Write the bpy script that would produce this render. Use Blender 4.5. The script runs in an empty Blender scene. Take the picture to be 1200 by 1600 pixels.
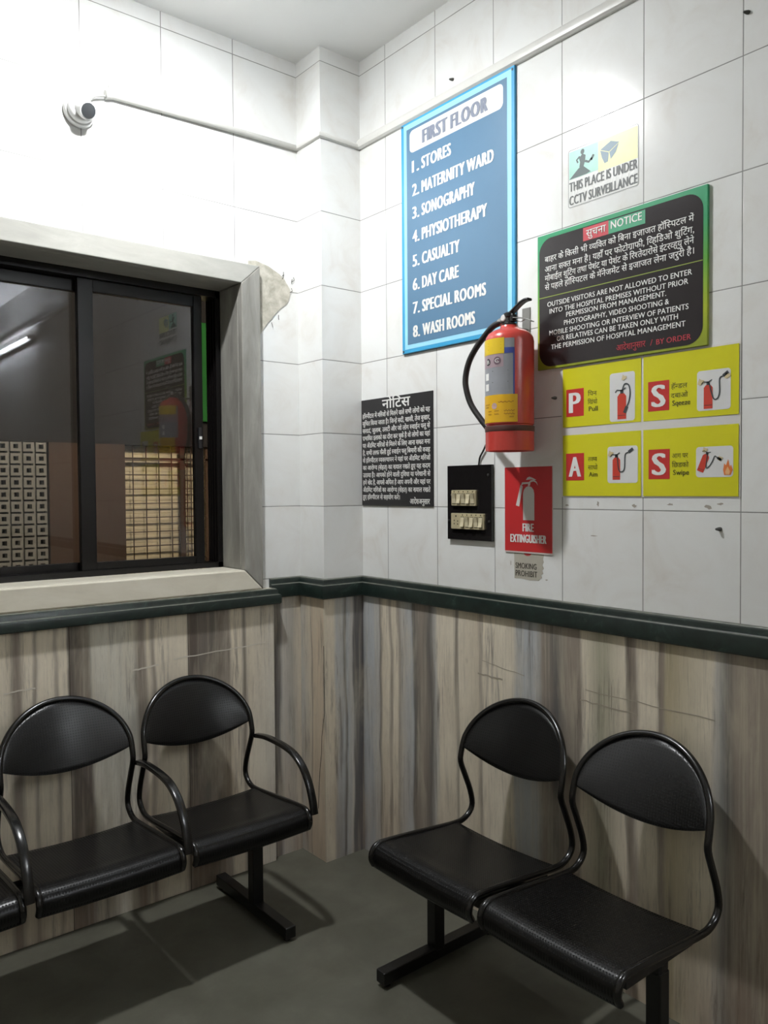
import bpy, bmesh, math, random
from mathutils import Vector, Matrix
random.seed(7)
C = bpy.context.scene.collection
PI = math.pi

# ------------------------------------------------------------------ camera
cam_d = bpy.data.cameras.new('camera'); cam = bpy.data.objects.new('camera', cam_d); C.objects.link(cam)
YAW, PITCH, ROLL = 0.68469, -0.02831, -0.00718
fw = Vector((math.sin(YAW)*math.cos(PITCH), math.cos(YAW)*math.cos(PITCH), math.sin(PITCH)))
rt0 = Vector((math.cos(YAW), -math.sin(YAW), 0)); up0 = rt0.cross(fw)
rt = rt0*math.cos(ROLL)+up0*math.sin(ROLL); up = -rt0*math.sin(ROLL)+up0*math.cos(ROLL)
m = Matrix((rt, up, -fw)).transposed().to_4x4(); m.translation = Vector((-2.0973, -2.889, 1.5424))
cam.matrix_world = m
cam_d.sensor_fit = 'VERTICAL'; cam_d.sensor_height = 36; cam_d.sensor_width = 27
cam_d.lens = 1258.42*36/1600; cam_d.clip_start = 0.05
bpy.context.scene.camera = cam

# ------------------------------------------------------------------ world, exposure, lamp strengths
w = bpy.data.worlds.new('world'); bpy.context.scene.world = w; w.use_nodes = True
w.node_tree.nodes['Background'].inputs[0].default_value = (0.5, 0.55, 0.6, 1)
w.node_tree.nodes['Background'].inputs[1].default_value = 0.02
vs = bpy.context.scene.view_settings
vs.view_transform = 'Standard'; vs.look = 'None'; vs.exposure = 1.98; vs.gamma = 1.0; vs.use_curve_mapping = False
BULB = 350.0          # ceiling bulb in the corner
TUBE = 120.0           # fluorescent tubes further back in the room
OUTSIDE = 55.0        # added, unseen lamp for the yard beyond the window
BULB_AT = (-1.01, -0.65, 3.235)

# ------------------------------------------------------------------ materials
def lin(h):
    h = h.lstrip('#'); o = []
    for i in (0, 2, 4):
        c = int(h[i:i+2], 16)/255
        o.append(c/12.92 if c <= 0.04045 else ((c+0.055)/1.055)**2.4)
    return (*o, 1)

class N:
    """small helper over a node tree"""
    def __init__(s, name):
        s.m = bpy.data.materials.new(name); s.m.use_nodes = True; s.t = s.m.node_tree
        s.b = s.t.nodes['Principled BSDF']; s.out = s.t.nodes['Material Output']
    def n(s, typ, **k):
        x = s.t.nodes.new(typ)
        for a, v in k.items(): setattr(x, a, v)
        return x
    def l(s, a, b): s.t.links.new(a, b)
    def put(s, sock, v):
        if hasattr(v, 'links'): s.l(v, sock)
        else: sock.default_value = v
    def math(s, op, a, b=None, c=None):
        x = s.n('ShaderNodeMath', operation=op); s.put(x.inputs[0], a)
        if b is not None: s.put(x.inputs[1], b)
        if c is not None: s.put(x.inputs[2], c)
        return x.outputs[0]
    def coord(s, scale=(1, 1, 1)):
        t = s.n('ShaderNodeTexCoord'); mp = s.n('ShaderNodeMapping'); mp.inputs['Scale'].default_value = scale
        s.l(t.outputs['Object'], mp.inputs['Vector']); return mp.outputs[0]
    def xyz(s, v=None):
        if v is None: v = s.coord()
        x = s.n('ShaderNodeSeparateXYZ'); s.l(v, x.inputs[0]); return x.outputs
    def noise(s, vec, scale, detail=3, rough=0.5, dist=0.0):
        x = s.n('ShaderNodeTexNoise'); s.l(vec, x.inputs['Vector']); x.inputs['Scale'].default_value = scale
        x.inputs['Detail'].default_value = detail; x.inputs['Roughness'].default_value = rough; x.inputs['Distortion'].default_value = dist
        return x.outputs['Fac']
    def ramp(s, fac, stops, interp='LINEAR'):
        x = s.n('ShaderNodeValToRGB'); x.color_ramp.interpolation = interp; e = x.color_ramp.elements
        while len(e) < len(stops): e.new(0.5)
        for i, (p, c) in enumerate(stops):
            e[i].position = p; e[i].color = lin(c) if isinstance(c, str) else (c, c, c, 1)
        s.l(fac, x.inputs[0]); return x.outputs[0]
    def mix(s, fac, a, b, mode='MIX'):
        x = s.n('ShaderNodeMix', data_type='RGBA', blend_type=mode)
        s.put(x.inputs[0], fac)
        for i, v in ((6, a), (7, b)): s.put(x.inputs[i], lin(v) if isinstance(v, str) else v)
        return x.outputs[2]
    def bump(s, h, strength=0.2, dist=0.002):
        x = s.n('ShaderNodeBump'); x.inputs['Strength'].default_value = strength; x.inputs['Distance'].default_value = dist
        s.put(x.inputs['Height'], h); s.l(x.outputs[0], s.b.inputs['Normal'])
    def base(s, c): s.put(s.b.inputs['Base Color'], lin(c) if isinstance(c, str) else c)
    def set(s, rough=0.5, metal=0.0, spec=0.5, coat=0.0):
        s.put(s.b.inputs['Roughness'], rough); s.b.inputs['Metallic'].default_value = metal
        s.b.inputs['Specular IOR Level'].default_value = spec; s.b.inputs['Coat Weight'].default_value = coat
        return s.m

_mc = {}
def mat(name, col, rough=0.5, metal=0.0, spec=0.5, var=0.06, vs_=18, bump=0.0, coat=0.0):
    """plain painted / plastic surface with a little procedural wear"""
    if name in _mc: return _mc[name]
    k = N(name); v = k.coord()
    f = k.noise(v, vs_, 4)
    c = lin(col); lo = tuple(x*(1-var) for x in c[:3])+(1,); hi = tuple(min(1, x*(1+var)) for x in c[:3])+(1,)
    k.base(k.mix(f, lo, hi))
    if bump: k.bump(k.noise(v, 300, 2), bump, 0.0006)
    _mc[name] = k.set(rough, metal, spec, coat); return _mc[name]

def emis(name, col, strength):
    k = N(name); k.base('#ffffff'); k.b.inputs['Emission Color'].default_value = lin(col); k.b.inputs['Emission Strength'].default_value = strength
    return k.set(0.4)

def tile_mat(name, axis, u0, pu, z0=1.4739, pz=0.3):
    k = N(name); P = k.coord(); X = k.xyz(P)
    def cell(c, o, p):
        t = k.math('DIVIDE', k.math('SUBTRACT', c, o), p); fl = k.math('FLOOR', t); fr = k.math('SUBTRACT', t, fl)
        d = k.math('MULTIPLY', k.math('MINIMUM', fr, k.math('SUBTRACT', 1.0, fr)), p)
        return fl, d
    fz, dz = cell(X[2], z0, pz)
    if axis is None: fu, d = 0.0, dz
    else:
        fu, du = cell(X[axis], u0, pu); d = k.math('MINIMUM', du, dz)
    wob = k.math('MULTIPLY', k.math('SUBTRACT', k.noise(P, 9, 2), 0.5), 0.0012)
    d2 = k.math('ADD', d, wob)
    g = k.n('ShaderNodeMapRange'); g.clamp = True; k.l(d2, g.inputs[0])
    g.inputs[1].default_value = 0.0010; g.inputs[2].default_value = 0.0020; g.inputs[3].default_value = 1.0; g.inputs[4].default_value = 0.0
    cmb = k.n('ShaderNodeCombineXYZ'); k.put(cmb.inputs[0], fu); k.put(cmb.inputs[1], fz)
    wn = k.n('ShaderNodeTexWhiteNoise', noise_dimensions='3D'); k.l(cmb.outputs[0], wn.inputs['Vector'])
    per = wn.outputs['Value']
    # every tile carries its own piece of the cloudy print
    off = k.n('ShaderNodeVectorMath', operation='ADD'); k.l(P, off.inputs[0]); k.l(wn.outputs['Color'], off.inputs[1])
    cloud = k.noise(off.outputs[0], 6.0, 5, 0.6, 0.8)
    col = k.ramp(cloud, [(0.40, '#e6e7e5'), (0.56, '#e3e3e0'), (0.70, '#dddbd6'), (0.84, '#d6d2ca')])
    col = k.mix(k.math('MULTIPLY', per, 0.10), col, '#c9cac6')
    dirt = k.ramp(k.noise(P, 3.2, 6, 0.7), [(0.62, 0.0), (0.85, 0.12)])
    col = k.mix(dirt, col, '#b9b0a0')
    k.base(k.mix(k.math('MULTIPLY', g.outputs[0], 0.9), col, '#757470'))
    rg = k.math('ADD', 0.17, k.math('MULTIPLY', g.outputs[0], 0.5))
    h = k.math('SUBTRACT', k.math('MULTIPLY', k.noise(off.outputs[0], 14, 2), 0.5), k.math('MULTIPLY', g.outputs[0], 1.0))
    k.bump(h, 0.35, 0.0016)
    return k.set(rg, 0, 0.5)

def marble_mat(name, axis, bands, rough=0.3):
    """vertically streaked marble slabs; bands = [(world coordinate, colour), ...] across the slab"""
    k = N(name); P = k.coord(); X = k.xyz(P)
    u0 = bands[0][0]; u1 = bands[-1][0]
    slow = k.math('MULTIPLY', k.math('SUBTRACT', k.noise(k.coord((1.5, 1.5, 1.1)), 2.2, 2), 0.5), 0.045)
    mid = k.math('MULTIPLY', k.math('SUBTRACT', k.noise(k.coord((9, 9, 1.0)), 5.0, 5, 0.6), 0.5), 0.016)
    u = k.math('ADD', k.math('ADD', X[axis], slow), mid)
    t = k.math('DIVIDE', k.math('SUBTRACT', u, u0), u1-u0)
    cols = None
    # colour ramps hold 32 stops, so the slab run is laid out in chunks
    n = len(bands); chunk = 24
    for i in range(0, n, chunk):
        part = bands[i:i+chunk+1]
        r = k.ramp(t, [((p-u0)/(u1-u0), c) for p, c in part])
        if cols is None: cols = r
        else: cols = k.mix(k.math('GREATER_THAN', t, (part[0][0]-u0)/(u1-u0)), cols, r)
    fine = k.noise(k.coord((120, 120, 2.6)), 1.0, 6, 0.65, 0.3)
    cols = k.mix(k.ramp(fine, [(0.46, 0.0), (0.80, 0.18)]), cols, '#8d8278')
    fine2 = k.noise(k.coord((60, 60, 1.6)), 1.3, 5, 0.6)
    cols = k.mix(k.ramp(fine2, [(0.50, 0.0), (0.75, 0.42)]), cols, '#d8d0bb')
    fade = k.ramp(k.noise(k.coord((9, 9, 2.2)), 1.0, 4, 0.6, 0.4), [(0.50, 0.0), (0.70, 0.5)])
    cols = k.mix(fade, cols, '#d0c6b1')
    smear = k.math('MULTIPLY', k.ramp(k.noise(k.coord((55, 55, 3.2)), 1.0, 6, 0.7, 0.5), [(0.50, 0.0), (0.66, 1.0)]), k.ramp(k.noise(k.coord((8, 8, 1.6)), 1.3, 3, 0.5), [(0.48, 0.0), (0.62, 0.75)]))
    cols = k.mix(smear, cols, '#6a625c')
    mott = k.noise(k.coord((16, 16, 5)), 1.0, 6, 0.7, 0.6)
    cols = k.mix(k.ramp(mott, [(0.42, 0.0), (0.78, 0.22)]), cols, '#857b70')
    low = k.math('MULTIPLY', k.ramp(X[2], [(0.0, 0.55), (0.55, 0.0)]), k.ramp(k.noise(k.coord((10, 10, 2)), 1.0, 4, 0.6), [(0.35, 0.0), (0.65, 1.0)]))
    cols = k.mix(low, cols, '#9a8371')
    grain = k.noise(k.coord((220, 220, 40)), 1.0, 3, 0.6)
    cols = k.mix(k.ramp(grain, [(0.58, 0.0), (0.75, 0.15)]), cols, '#6a625a')
    vein = k.noise(k.coord((34, 34, 1.1)), 1.0, 4, 0.55, 0.6)
    cols = k.mix(k.ramp(vein, [(0.488, 0.0), (0.50, 0.22), (0.512, 0.0)]), cols, '#463f3a')
    stain = k.ramp(k.noise(k.coord((3, 3, 2)), 1.6, 5, 0.7), [(0.5, 0.0), (0.8, 0.18)])
    cols = k.mix(stain, cols, '#9a8270')
    k.base(cols)
    k.bump(k.noise(k.coord((90, 90, 8)), 1.0, 4), 0.12, 0.001)
    return k.set(rough, 0, 0.45)

BE, BE2, GR, BG, DG, BR, DB, TAN = '#e6dcc8', '#d9ceb9', '#c4c1ba', '#b9bdbf', '#6c6a68', '#9a8f83', '#665d56', '#d6c5ad'
yb = [(-0.17, DG), (-0.205, BG), (-0.245, BG), (-0.29, GR), (-0.301, DB), (-0.31, BE2), (-0.355, BE), (-0.362, BR), (-0.37, BR), (-0.378, BE), (-0.408, BE),
      (-0.415, BR), (-0.44, GR), (-0.50, BG), (-0.51, DG), (-0.56, BR), (-0.61, DG), (-0.64, GR), (-0.655, BE), (-0.74, BE), (-0.754, DB), (-0.765, BE), (-0.862, BE2), (-0.876, BR), (-0.888, BE),
      (-1.02, BE), (-1.04, BG), (-1.13, BG), (-1.16, BR), (-1.215, DG), (-1.26, BR), (-1.31, BR), (-1.325, BE), (-1.39, '#aaa790'), (-1.475, BE), (-1.485, DB), (-1.51, BR), (-1.525, BE), (-1.588, BE), (-1.594, BR), (-1.61, BR), (-1.622, '#b3a888'),
      (-1.75, BE), (-1.765, GR), (-1.80, DG), (-1.82, BR), (-1.90, BR), (-1.98, BE2), (-2.1, GR)]
TILE_R = tile_mat('tiles_right', 1, -0.3443-0.0015, 0.2962)
TILE_L = tile_mat('tiles_left', 0, -0.4992, 0.3008)
TILE_P = tile_mat('tiles_pillar', None, 0, 1)
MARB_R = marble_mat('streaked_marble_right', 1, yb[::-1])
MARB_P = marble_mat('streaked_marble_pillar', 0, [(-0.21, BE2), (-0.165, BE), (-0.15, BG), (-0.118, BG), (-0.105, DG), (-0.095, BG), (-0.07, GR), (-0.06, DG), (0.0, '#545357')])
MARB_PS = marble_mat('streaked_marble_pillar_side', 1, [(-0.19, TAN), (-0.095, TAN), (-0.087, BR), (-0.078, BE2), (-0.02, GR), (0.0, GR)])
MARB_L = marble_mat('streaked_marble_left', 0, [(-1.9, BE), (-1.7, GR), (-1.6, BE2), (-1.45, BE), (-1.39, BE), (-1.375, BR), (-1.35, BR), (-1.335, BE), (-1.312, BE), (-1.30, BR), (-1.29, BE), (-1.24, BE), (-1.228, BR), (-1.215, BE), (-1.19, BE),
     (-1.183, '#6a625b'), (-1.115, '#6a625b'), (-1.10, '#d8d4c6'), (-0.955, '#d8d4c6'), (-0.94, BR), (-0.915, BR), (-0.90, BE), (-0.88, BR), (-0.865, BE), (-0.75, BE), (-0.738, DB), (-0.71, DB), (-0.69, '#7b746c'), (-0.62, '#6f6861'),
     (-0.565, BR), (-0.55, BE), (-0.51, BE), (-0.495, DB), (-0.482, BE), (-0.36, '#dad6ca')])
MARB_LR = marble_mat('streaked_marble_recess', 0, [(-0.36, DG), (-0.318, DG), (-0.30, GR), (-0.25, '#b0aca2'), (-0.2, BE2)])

def green_marble():
    k = N('green_marble'); P = k.coord()
    c = k.ramp(k.noise(P, 14, 6, 0.65, 1.2), [(0.35, '#161f1c'), (0.6, '#1e2a26'), (0.78, '#3f5048')])
    up_ = k.n('ShaderNodeNewGeometry'); s = k.xyz(up_.outputs['Normal'])
    dust = k.math('ADD', k.math('MULTIPLY', k.ramp(s[2], [(0.3, 0.0), (0.8, 0.8)]), k.noise(P, 30, 4)), k.ramp(k.noise(P, 9, 6, 0.7), [(0.60, 0.0), (0.80, 0.22)]))
    k.base(k.mix(dust, c, '#8c8c80')); return k.set(0.3, 0, 0.45)
GREEN = green_marble()
def stone(name, a, b, c_, rough=0.35, sc=(10, 10, 2.2)):
    k = N(name)
    k.base(k.ramp(k.noise(k.coord(sc), 1.6, 6, 0.62, 0.5), [(0.3, a), (0.55, b), (0.75, c_)]))
    k.bump(k.noise(k.coord(), 40, 4), 0.12, 0.001); return k.set(rough)
SUR = stone('grey_window_marble', '#7b7973', '#93918a', '#a8a6a0', 0.35)
HEAD = stone('pale_window_marble', '#9c9b94', '#abaaa3', '#b8b6af', 0.35, (2.5, 8, 8))
SILL = stone('cream_sill_marble', '#cbc5b4', '#dcd6c5', '#e4dfd0', 0.28, (2.5, 8, 8))
PLASTER = stone('bare_plaster', '#9c988a', '#bdb9ac', '#d5d2c8', 0.85, (14, 14, 14))
def floor_mat():
    k = N('kota_stone_floor'); P = k.coord(); X = k.xyz(P)
    c = k.ramp(k.noise(P, 4.5, 7, 0.65, 0.4), [(0.3, '#515045'), (0.55, '#5b5a4f'), (0.75, '#66655a')])
    c = k.mix(k.ramp(k.noise(P, 60, 3), [(0.6, 0.0), (0.78, 0.22)]), c, '#4a4a40')
    k.base(c); k.bump(k.noise(P, 25, 4), 0.08, 0.001)
    return k.set(k.ramp(k.noise(P, 7, 4), [(0.3, 0.38), (0.7, 0.6)]), 0, 0.4)
FLOOR = floor_mat()
CEIL = mat('ceiling_paint', '#efefed', 0.8, var=0.03, vs_=3)

# ------------------------------------------------------------------ mesh builder
ORG = {}
class MB:
    def __init__(s): s.v = []; s.f = []
    def add(s, vs_, fs):
        n = len(s.v); s.v += [tuple(p) for p in vs_]; s.f += [tuple(i+n for i in f) for f in fs]; return s
    def box(s, x0, x1, y0, y1, z0, z1):
        return s.add([(x0, y0, z0), (x1, y0, z0), (x1, y1, z0), (x0, y1, z0), (x0, y0, z1), (x1, y0, z1), (x1, y1, z1), (x0, y1, z1)],
              [(0, 3, 2, 1), (4, 5, 6, 7), (0, 1, 5, 4), (1, 2, 6, 5), (2, 3, 7, 6), (3, 0, 4, 7)])
    def prism(s, a, b):
        """solid between two matching loops"""
        n = len(a)
        return s.add(list(a)+list(b), [tuple(range(n))[::-1], tuple(range(n, 2*n))]+[(i, (i+1) % n, n+(i+1) % n, n+i) for i in range(n)])
    def tube(s, path, r, n=12, sec=None, up=(0, 0, 1), caps=True):
        """sweep of a round (or given) section along a path"""
        P = [Vector(p) for p in path]; rr = r if hasattr(r, '__len__') else [r]*len(P)
        T = [(P[min(i+1, len(P)-1)]-P[max(i-1, 0)]).normalized() for i in range(len(P))]
        nrm = Vector(up); nrm = nrm-T[0]*nrm.dot(T[0])
        if nrm.length < 1e-4: nrm = T[0].orthogonal()
        nrm.normalize(); V = []
        for i, p in enumerate(P):
            nrm = (nrm-T[i]*nrm.dot(T[i])).normalized(); bn = T[i].cross(nrm)
            if sec is None: V += [p+(nrm*math.cos(2*PI*j/n)+bn*math.sin(2*PI*j/n))*rr[i] for j in range(n)]
            else: V += [p+nrm*a+bn*b for a, b in sec]
        if sec is not None: n = len(sec)
        F = []
        for i in range(len(P)-1):
            for j in range(n):
                a, b = i*n+j, i*n+(j+1) % n; F.append((a, b, b+n, a+n))
        if caps: F += [tuple(range(n))[::-1], tuple(range((len(P)-1)*n, len(P)*n))]
        return s.add(V, F)
    def lathe(s, prof, n=40, fn=None):
        """profile of (radius, height); fn maps local (x, y, h) to place"""
        fn = fn or (lambda x, y, h: (x, y, h)); V = []; F = []
        for r, h in prof: V += [fn(r*math.cos(2*PI*j/n), r*math.sin(2*PI*j/n), h) for j in range(n)]
        for i in range(len(prof)-1):
            for j in range(n):
                a, b = i*n+j, i*n+(j+1) % n; F.append((a, b, b+n, a+n))
        F += [tuple(range(n))[::-1], tuple(range((len(prof)-1)*n, len(prof)*n))]
        return s.add(V, F)
    def grid(s, fn, nu, nv):
        V = [fn(i/nu, j/nv) for i in range(nu+1) for j in range(nv+1)]
        F = [(i*(nv+1)+j, (i+1)*(nv+1)+j, (i+1)*(nv+1)+j+1, i*(nv+1)+j+1) for i in range(nu) for j in range(nv)]
        return s.add(V, F)
    def build(s, name, mt, parent=None, smooth=False, bevel=0, solid=0, local=False, fix=True, angle=35):
        o3 = Vector((0, 0, 0))
        if parent is not None and not local: o3 = ORG.get(parent.name, o3)
        me = bpy.data.meshes.new(name); me.from_pydata([tuple(Vector(p)-o3) for p in s.v], [], s.f)
        if fix:
            b = bmesh.new(); b.from_mesh(me); bmesh.ops.recalc_face_normals(b, faces=b.faces); b.to_mesh(me); b.free()
        me.materials.append(mt)
        if smooth:
            for p in me.polygons: p.use_smooth = True
            me.set_sharp_from_angle(angle=math.radians(angle))
        me.update()
        o = bpy.data.objects.new(name, me); C.objects.link(o)
        if parent is not None: o.parent = parent; ORG[o.name] = ORG.get(parent.name, Vector((0, 0, 0)))
        if solid: md = o.modifiers.new('s', 'SOLIDIFY'); md.thickness = solid; md.offset = 0
        if bevel: md = o.modifiers.new('b', 'BEVEL'); md.width = bevel; md.segments = 2; md.limit_method = 'ANGLE'
        return o

def tag(o, label, cat, group=None):
    o['label'] = label; o['category'] = cat
    if group: o['group'] = group
    return o
def thing(name, label, cat, loc=(0, 0, 0), rz=0, group=None):
    o = bpy.data.objects.new(name, None); C.objects.link(o); o.location = loc; o.rotation_euler = (0, 0, rz); o.empty_display_size = 0.05
    ORG[o.name] = Vector(loc); return tag(o, label, cat, group)
def struct(name, mb, mt, parent=None, **k):
    o = mb.build(name, mt, parent, **k)
    if parent is None: o['kind'] = 'structure'
    return o

def WR(off):                     # right wall: u runs to the viewer's right, v is height, off stands off the wall
    return lambda u, v, d=0.0: (-off-d, -u, v)
def slab(mb, poly, f0, f1): return mb.prism([f0(*p) for p in poly], [f1(*p) for p in poly])
def flat(mb, poly, f): return mb.add([f(*p) for p in poly], [tuple(range(len(poly)))])
def rect(u0, u1, v0, v1): return [(u0, v0), (u1, v0), (u1, v1), (u0, v1)]
def rrect(u0, u1, v0, v1, r, n=6):
    o = []
    for cx, cy, a in ((u1-r, v0+r, -PI/2), (u1-r, v1-r, 0), (u0+r, v1-r, PI/2), (u0+r, v0+r, PI)):
        o += [(cx+r*math.cos(a+PI/2*i/n), cy+r*math.sin(a+PI/2*i/n)) for i in range(n+1)]
    return o
def stroke(mb, pts, wd, f, closed=False):
    P = [Vector(p) for p in pts]; L = []; R = []
    for i, p in enumerate(P):
        t = (P[min(i+1, len(P)-1)]-P[max(i-1, 0)]).normalized(); n = Vector((-t.y, t.x))*wd/2; L.append(p+n); R.append(p-n)
    V = [f(*p) for p in L+R]; k = len(P)
    return mb.add(V, [(i, i+1, k+i+1, k+i) for i in range(k-1)])
def curve_pts(pts, n=8):
    """Catmull-Rom through points"""
    P = [Vector(p) for p in pts]; P = [P[0]*2-P[1]]+P+[P[-1]*2-P[-2]]; o = []
    for i in range(1, len(P)-2):
        a, b, c, d = P[i-1:i+3]
        for j in range(n):
            t = j/n; o.append(0.5*((2*b)+(c-a)*t+(2*a-5*b+4*c-d)*t*t+(3*b-a-3*c+d)*t**3))
    return o+[P[-2]]

# ------------------------------------------------------------------ lettering
_gl = {}
def _ink(body, off):
    cu = bpy.data.curves.new('t', 'FONT'); cu.body = body; cu.offset = off; cu.resolution_u = 3; cu.fill_mode = 'FRONT'
    ob = bpy.data.objects.new('t', cu); C.objects.link(ob)
    me = bpy.data.meshes.new_from_object(ob)
    v = [(p.co.x, p.co.y) for p in me.vertices]; f = [tuple(p.vertices) for p in me.polygons]
    bpy.data.objects.remove(ob); bpy.data.curves.remove(cu); bpy.data.meshes.remove(me); return v, f
def glyph(ch, off=0.0):
    k = (ch, off)
    if k not in _gl:
        if ch == ' ': _gl[k] = ([], [], 0.26)
        else:
            v, f = _ink(ch, off)
            b0 = max(p[0] for p in _ink('||||', 0)[0]); b1 = max(p[0] for p in _ink(ch+'||||', 0)[0])
            _gl[k] = (v, f, b1-b0)
    return _gl[k]
def clip(g, x):
    b = bmesh.new(); vv = [b.verts.new((p[0], p[1], 0)) for p in g[0]]
    for f in g[1]:
        try: b.faces.new([vv[i] for i in f])
        except ValueError: pass
    bmesh.ops.bisect_plane(b, geom=b.verts[:]+b.edges[:]+b.faces[:], plane_co=(x, 0, 0), plane_no=(1, 0, 0), clear_outer=True)
    b.verts.index_update(); v = [(p.co.x, p.co.y) for p in b.verts]; f = [tuple(q.index for q in fc.verts) for fc in b.faces]; b.free()
    return (v, f, x)
HEADLINE = 0.62
def shape(s, off):
    """list of (glyph, pen x), total width; joins Devanagari letters by hand"""
    out = []; x = 0.0; i = 0; VIR = '\u094d'
    cons = lambda c: '\u0915' <= c <= '\u0939'
    def put(g):
        nonlocal x
        out.append((g, x)); x += g[2]
    while i < len(s):
        c = s[i]
        if not cons(c): put(glyph(c, off)); i += 1; continue
        cl = [c]; i += 1
        while i+1 < len(s) and s[i] == VIR and cons(s[i+1]): cl.append(s[i+1]); i += 2
        mt = ''
        while i < len(s) and ('\u0900' <= s[i] <= '\u0903' or '\u093c' <= s[i] <= '\u094c'): mt += s[i]; i += 1
        if '\u093f' in mt: put(glyph('\u093f', off)); mt = mt.replace('\u093f', '')
        reph = len(cl) > 1 and cl[0] == '\u0930'
        if reph: cl = cl[1:]
        rak = len(cl) > 1 and cl[-1] == '\u0930'
        if rak: cl = cl[:-1]
        for q in cl[:-1]:
            g = glyph(q, off)
            if q in '\u0915\u092b': put(clip(g, g[2]*0.70))
            elif q in '\u091f\u0920\u0921\u0922\u0926\u0939\u091b\u0919': put(g); put(glyph(VIR, off))
            else: put(clip(g, g[2]-0.17))
        put(glyph(cl[-1], off))
        if rak: out.append((([(-0.14, 0.20), (-0.34, 0.02), (-0.29, -0.03), (-0.10, 0.14)], [(0, 1, 2, 3)], 0), x))
        for q in mt: put(glyph(q, off))
        if reph:
            a = [(math.cos(t)*0.09, math.sin(t)*0.09) for t in (0, .8, 1.6, 2.4, 3.1)]; b = [(p[0]*0.45, p[1]*0.45) for p in a]
            v = [(p[0]-0.10, p[1]+HEADLINE+0.06) for p in a+b]; out.append(((v, [(j, j+1, 6+j, 5+j) for j in range(4)], 0), x))
    return out, x
def text(mb, s, u0, u1, base, h, f, bold=0.0, fat=0.0, skew=0.0):
    """write s between u0 and u1 on surface f; h = height of capitals (Latin) or of the head line (Devanagari)"""
    dev = any('\u0900' <= c <= '\u097f' for c in s)
    G, wd = shape(s, 0.0)
    if dev: hh = HEADLINE
    else: hh = max(p[1] for p in glyph('H', 0)[0])
    sy = h/hh
    vmin = min((p[0]+x for g, x in G for p in g[0]), default=0); vmax = max((p[0]+x for g, x in G for p in g[0]), default=1)
    sx = sy if u1 is None else (u1-u0)/(vmax-vmin)
    if u1 is None: vmin = 0
    if dev: fat = bold*0.9
    elif not fat: fat = bold*1.6
    thin = 1-1.1*fat if not dev else 1.0                              # narrow letters before thickening them
    a = fat*h
    steps = [(0, 0)] if not fat else [(-a, 0), (0, 0), (a, 0)] if not dev else [(-a, -a*.6), (a, -a*.6), (a, a*.6), (-a, a*.6), (0, 0)]
    if fat > 0.06: steps = [(-a, 0), (-a/2, 0), (0, 0), (a/2, 0), (a, 0)]
    for j, (d, e) in enumerate(steps):
        for i, (g, x) in enumerate(G):
            lift = 0.00008*(j*2+(i % 2 if not dev else i % 4))         # ink layers lie one on the other
            mb.add([f(u0+((p[0]-g[2]/2)*thin+g[2]/2+x-vmin)*sx+d, base+p[1]*sy+e, lift) for p in g[0]], g[1])
    return mb
def line(par, mt, s, *a, **k):
    return text(MB(), s, *a, **k).build('lettering', mt, par, fix=False)

# ================================================================== THE ROOM
A, B, H = 0.2015, 0.176, 3.332
X0, Y0 = -3.4, -6.2
WX0, WX1, WZ0, WZ1 = -1.575, -0.49, 1.222, 2.368          # window opening
struct('floor', MB().box(X0-0.2, 0.2, Y0-0.2, 0.28, -0.1, 0), FLOOR)
struct('ceiling', MB().box(X0-0.2, 0.2, Y0-0.2, 0.28, H, H+0.1), CEIL)
wl = MB().box(X0, WX0-0.02, 0, 0.28, 0, H).box(WX1+0.02, 0, 0, 0.28, 0, H).box(WX0-0.02, WX1+0.02, 0, 0.28, 0, WZ0-0.02).box(WX0-0.02, WX1+0.02, 0, 0.28, WZ1+0.02, H)
wall_left = struct('wall_left', wl, TILE_L)
wall_right = struct('wall_right', MB().box(0, 0.2, Y0, 0.28, 0, H), TILE_R)
struct('wall_pillar', MB().box(-A, 0, -B, 0, 0, H), TILE_P)
struct('wall_back', MB().box(X0-0.2, 0.2, Y0-0.2, Y0, 0, H), mat('dull_cream_paint', '#c4bfb3', 0.6))
struct('wall_side', MB().box(X0-0.2, X0, Y0, 0.28, 0, H), mat('dull_cream_paint', '#c4bfb3', 0.6))

# marble dado cladding
FY = -0.035; FXE = -0.358                                   # window-wall cladding stands proud of the tiles
DZ = 1.10
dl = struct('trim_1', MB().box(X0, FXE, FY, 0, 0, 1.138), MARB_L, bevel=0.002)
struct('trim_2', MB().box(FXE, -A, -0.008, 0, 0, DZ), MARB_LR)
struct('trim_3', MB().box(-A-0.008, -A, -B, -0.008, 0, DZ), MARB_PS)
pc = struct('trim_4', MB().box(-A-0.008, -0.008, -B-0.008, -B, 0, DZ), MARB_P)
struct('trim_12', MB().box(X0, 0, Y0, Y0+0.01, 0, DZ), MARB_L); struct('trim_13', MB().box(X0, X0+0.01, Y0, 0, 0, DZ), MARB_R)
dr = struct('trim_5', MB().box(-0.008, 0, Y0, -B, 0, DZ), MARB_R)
# crack down the pillar edge
ck = MB(); cf = lambda u, v: (-A-0.0086, -u, v)
cp = [(0.180, 0.90), (0.181, 0.72), (0.179, 0.62), (0.174, 0.585), (0.160, 0.52), (0.157, 0.45), (0.146, 0.38), (0.136, 0.30), (0.132, 0.21)]
stroke(ck, [(u+random.uniform(-.002, .002), v) for u, v in [Vector(p) for p in cp]], 0.0035, cf)
ck.build('crack', mat('crack_dark', '#16130f', 0.9), pc, fix=False)
# slab joints on the window wall
jt = MB()
for x in (-1.185, -0.74): jt.box(x-0.0012, x+0.0012, FY-0.0006, FY, 0, 1.08)
jt.build('slab_joint', mat('joint_grime', '#4a4238', 0.9), dl)
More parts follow.
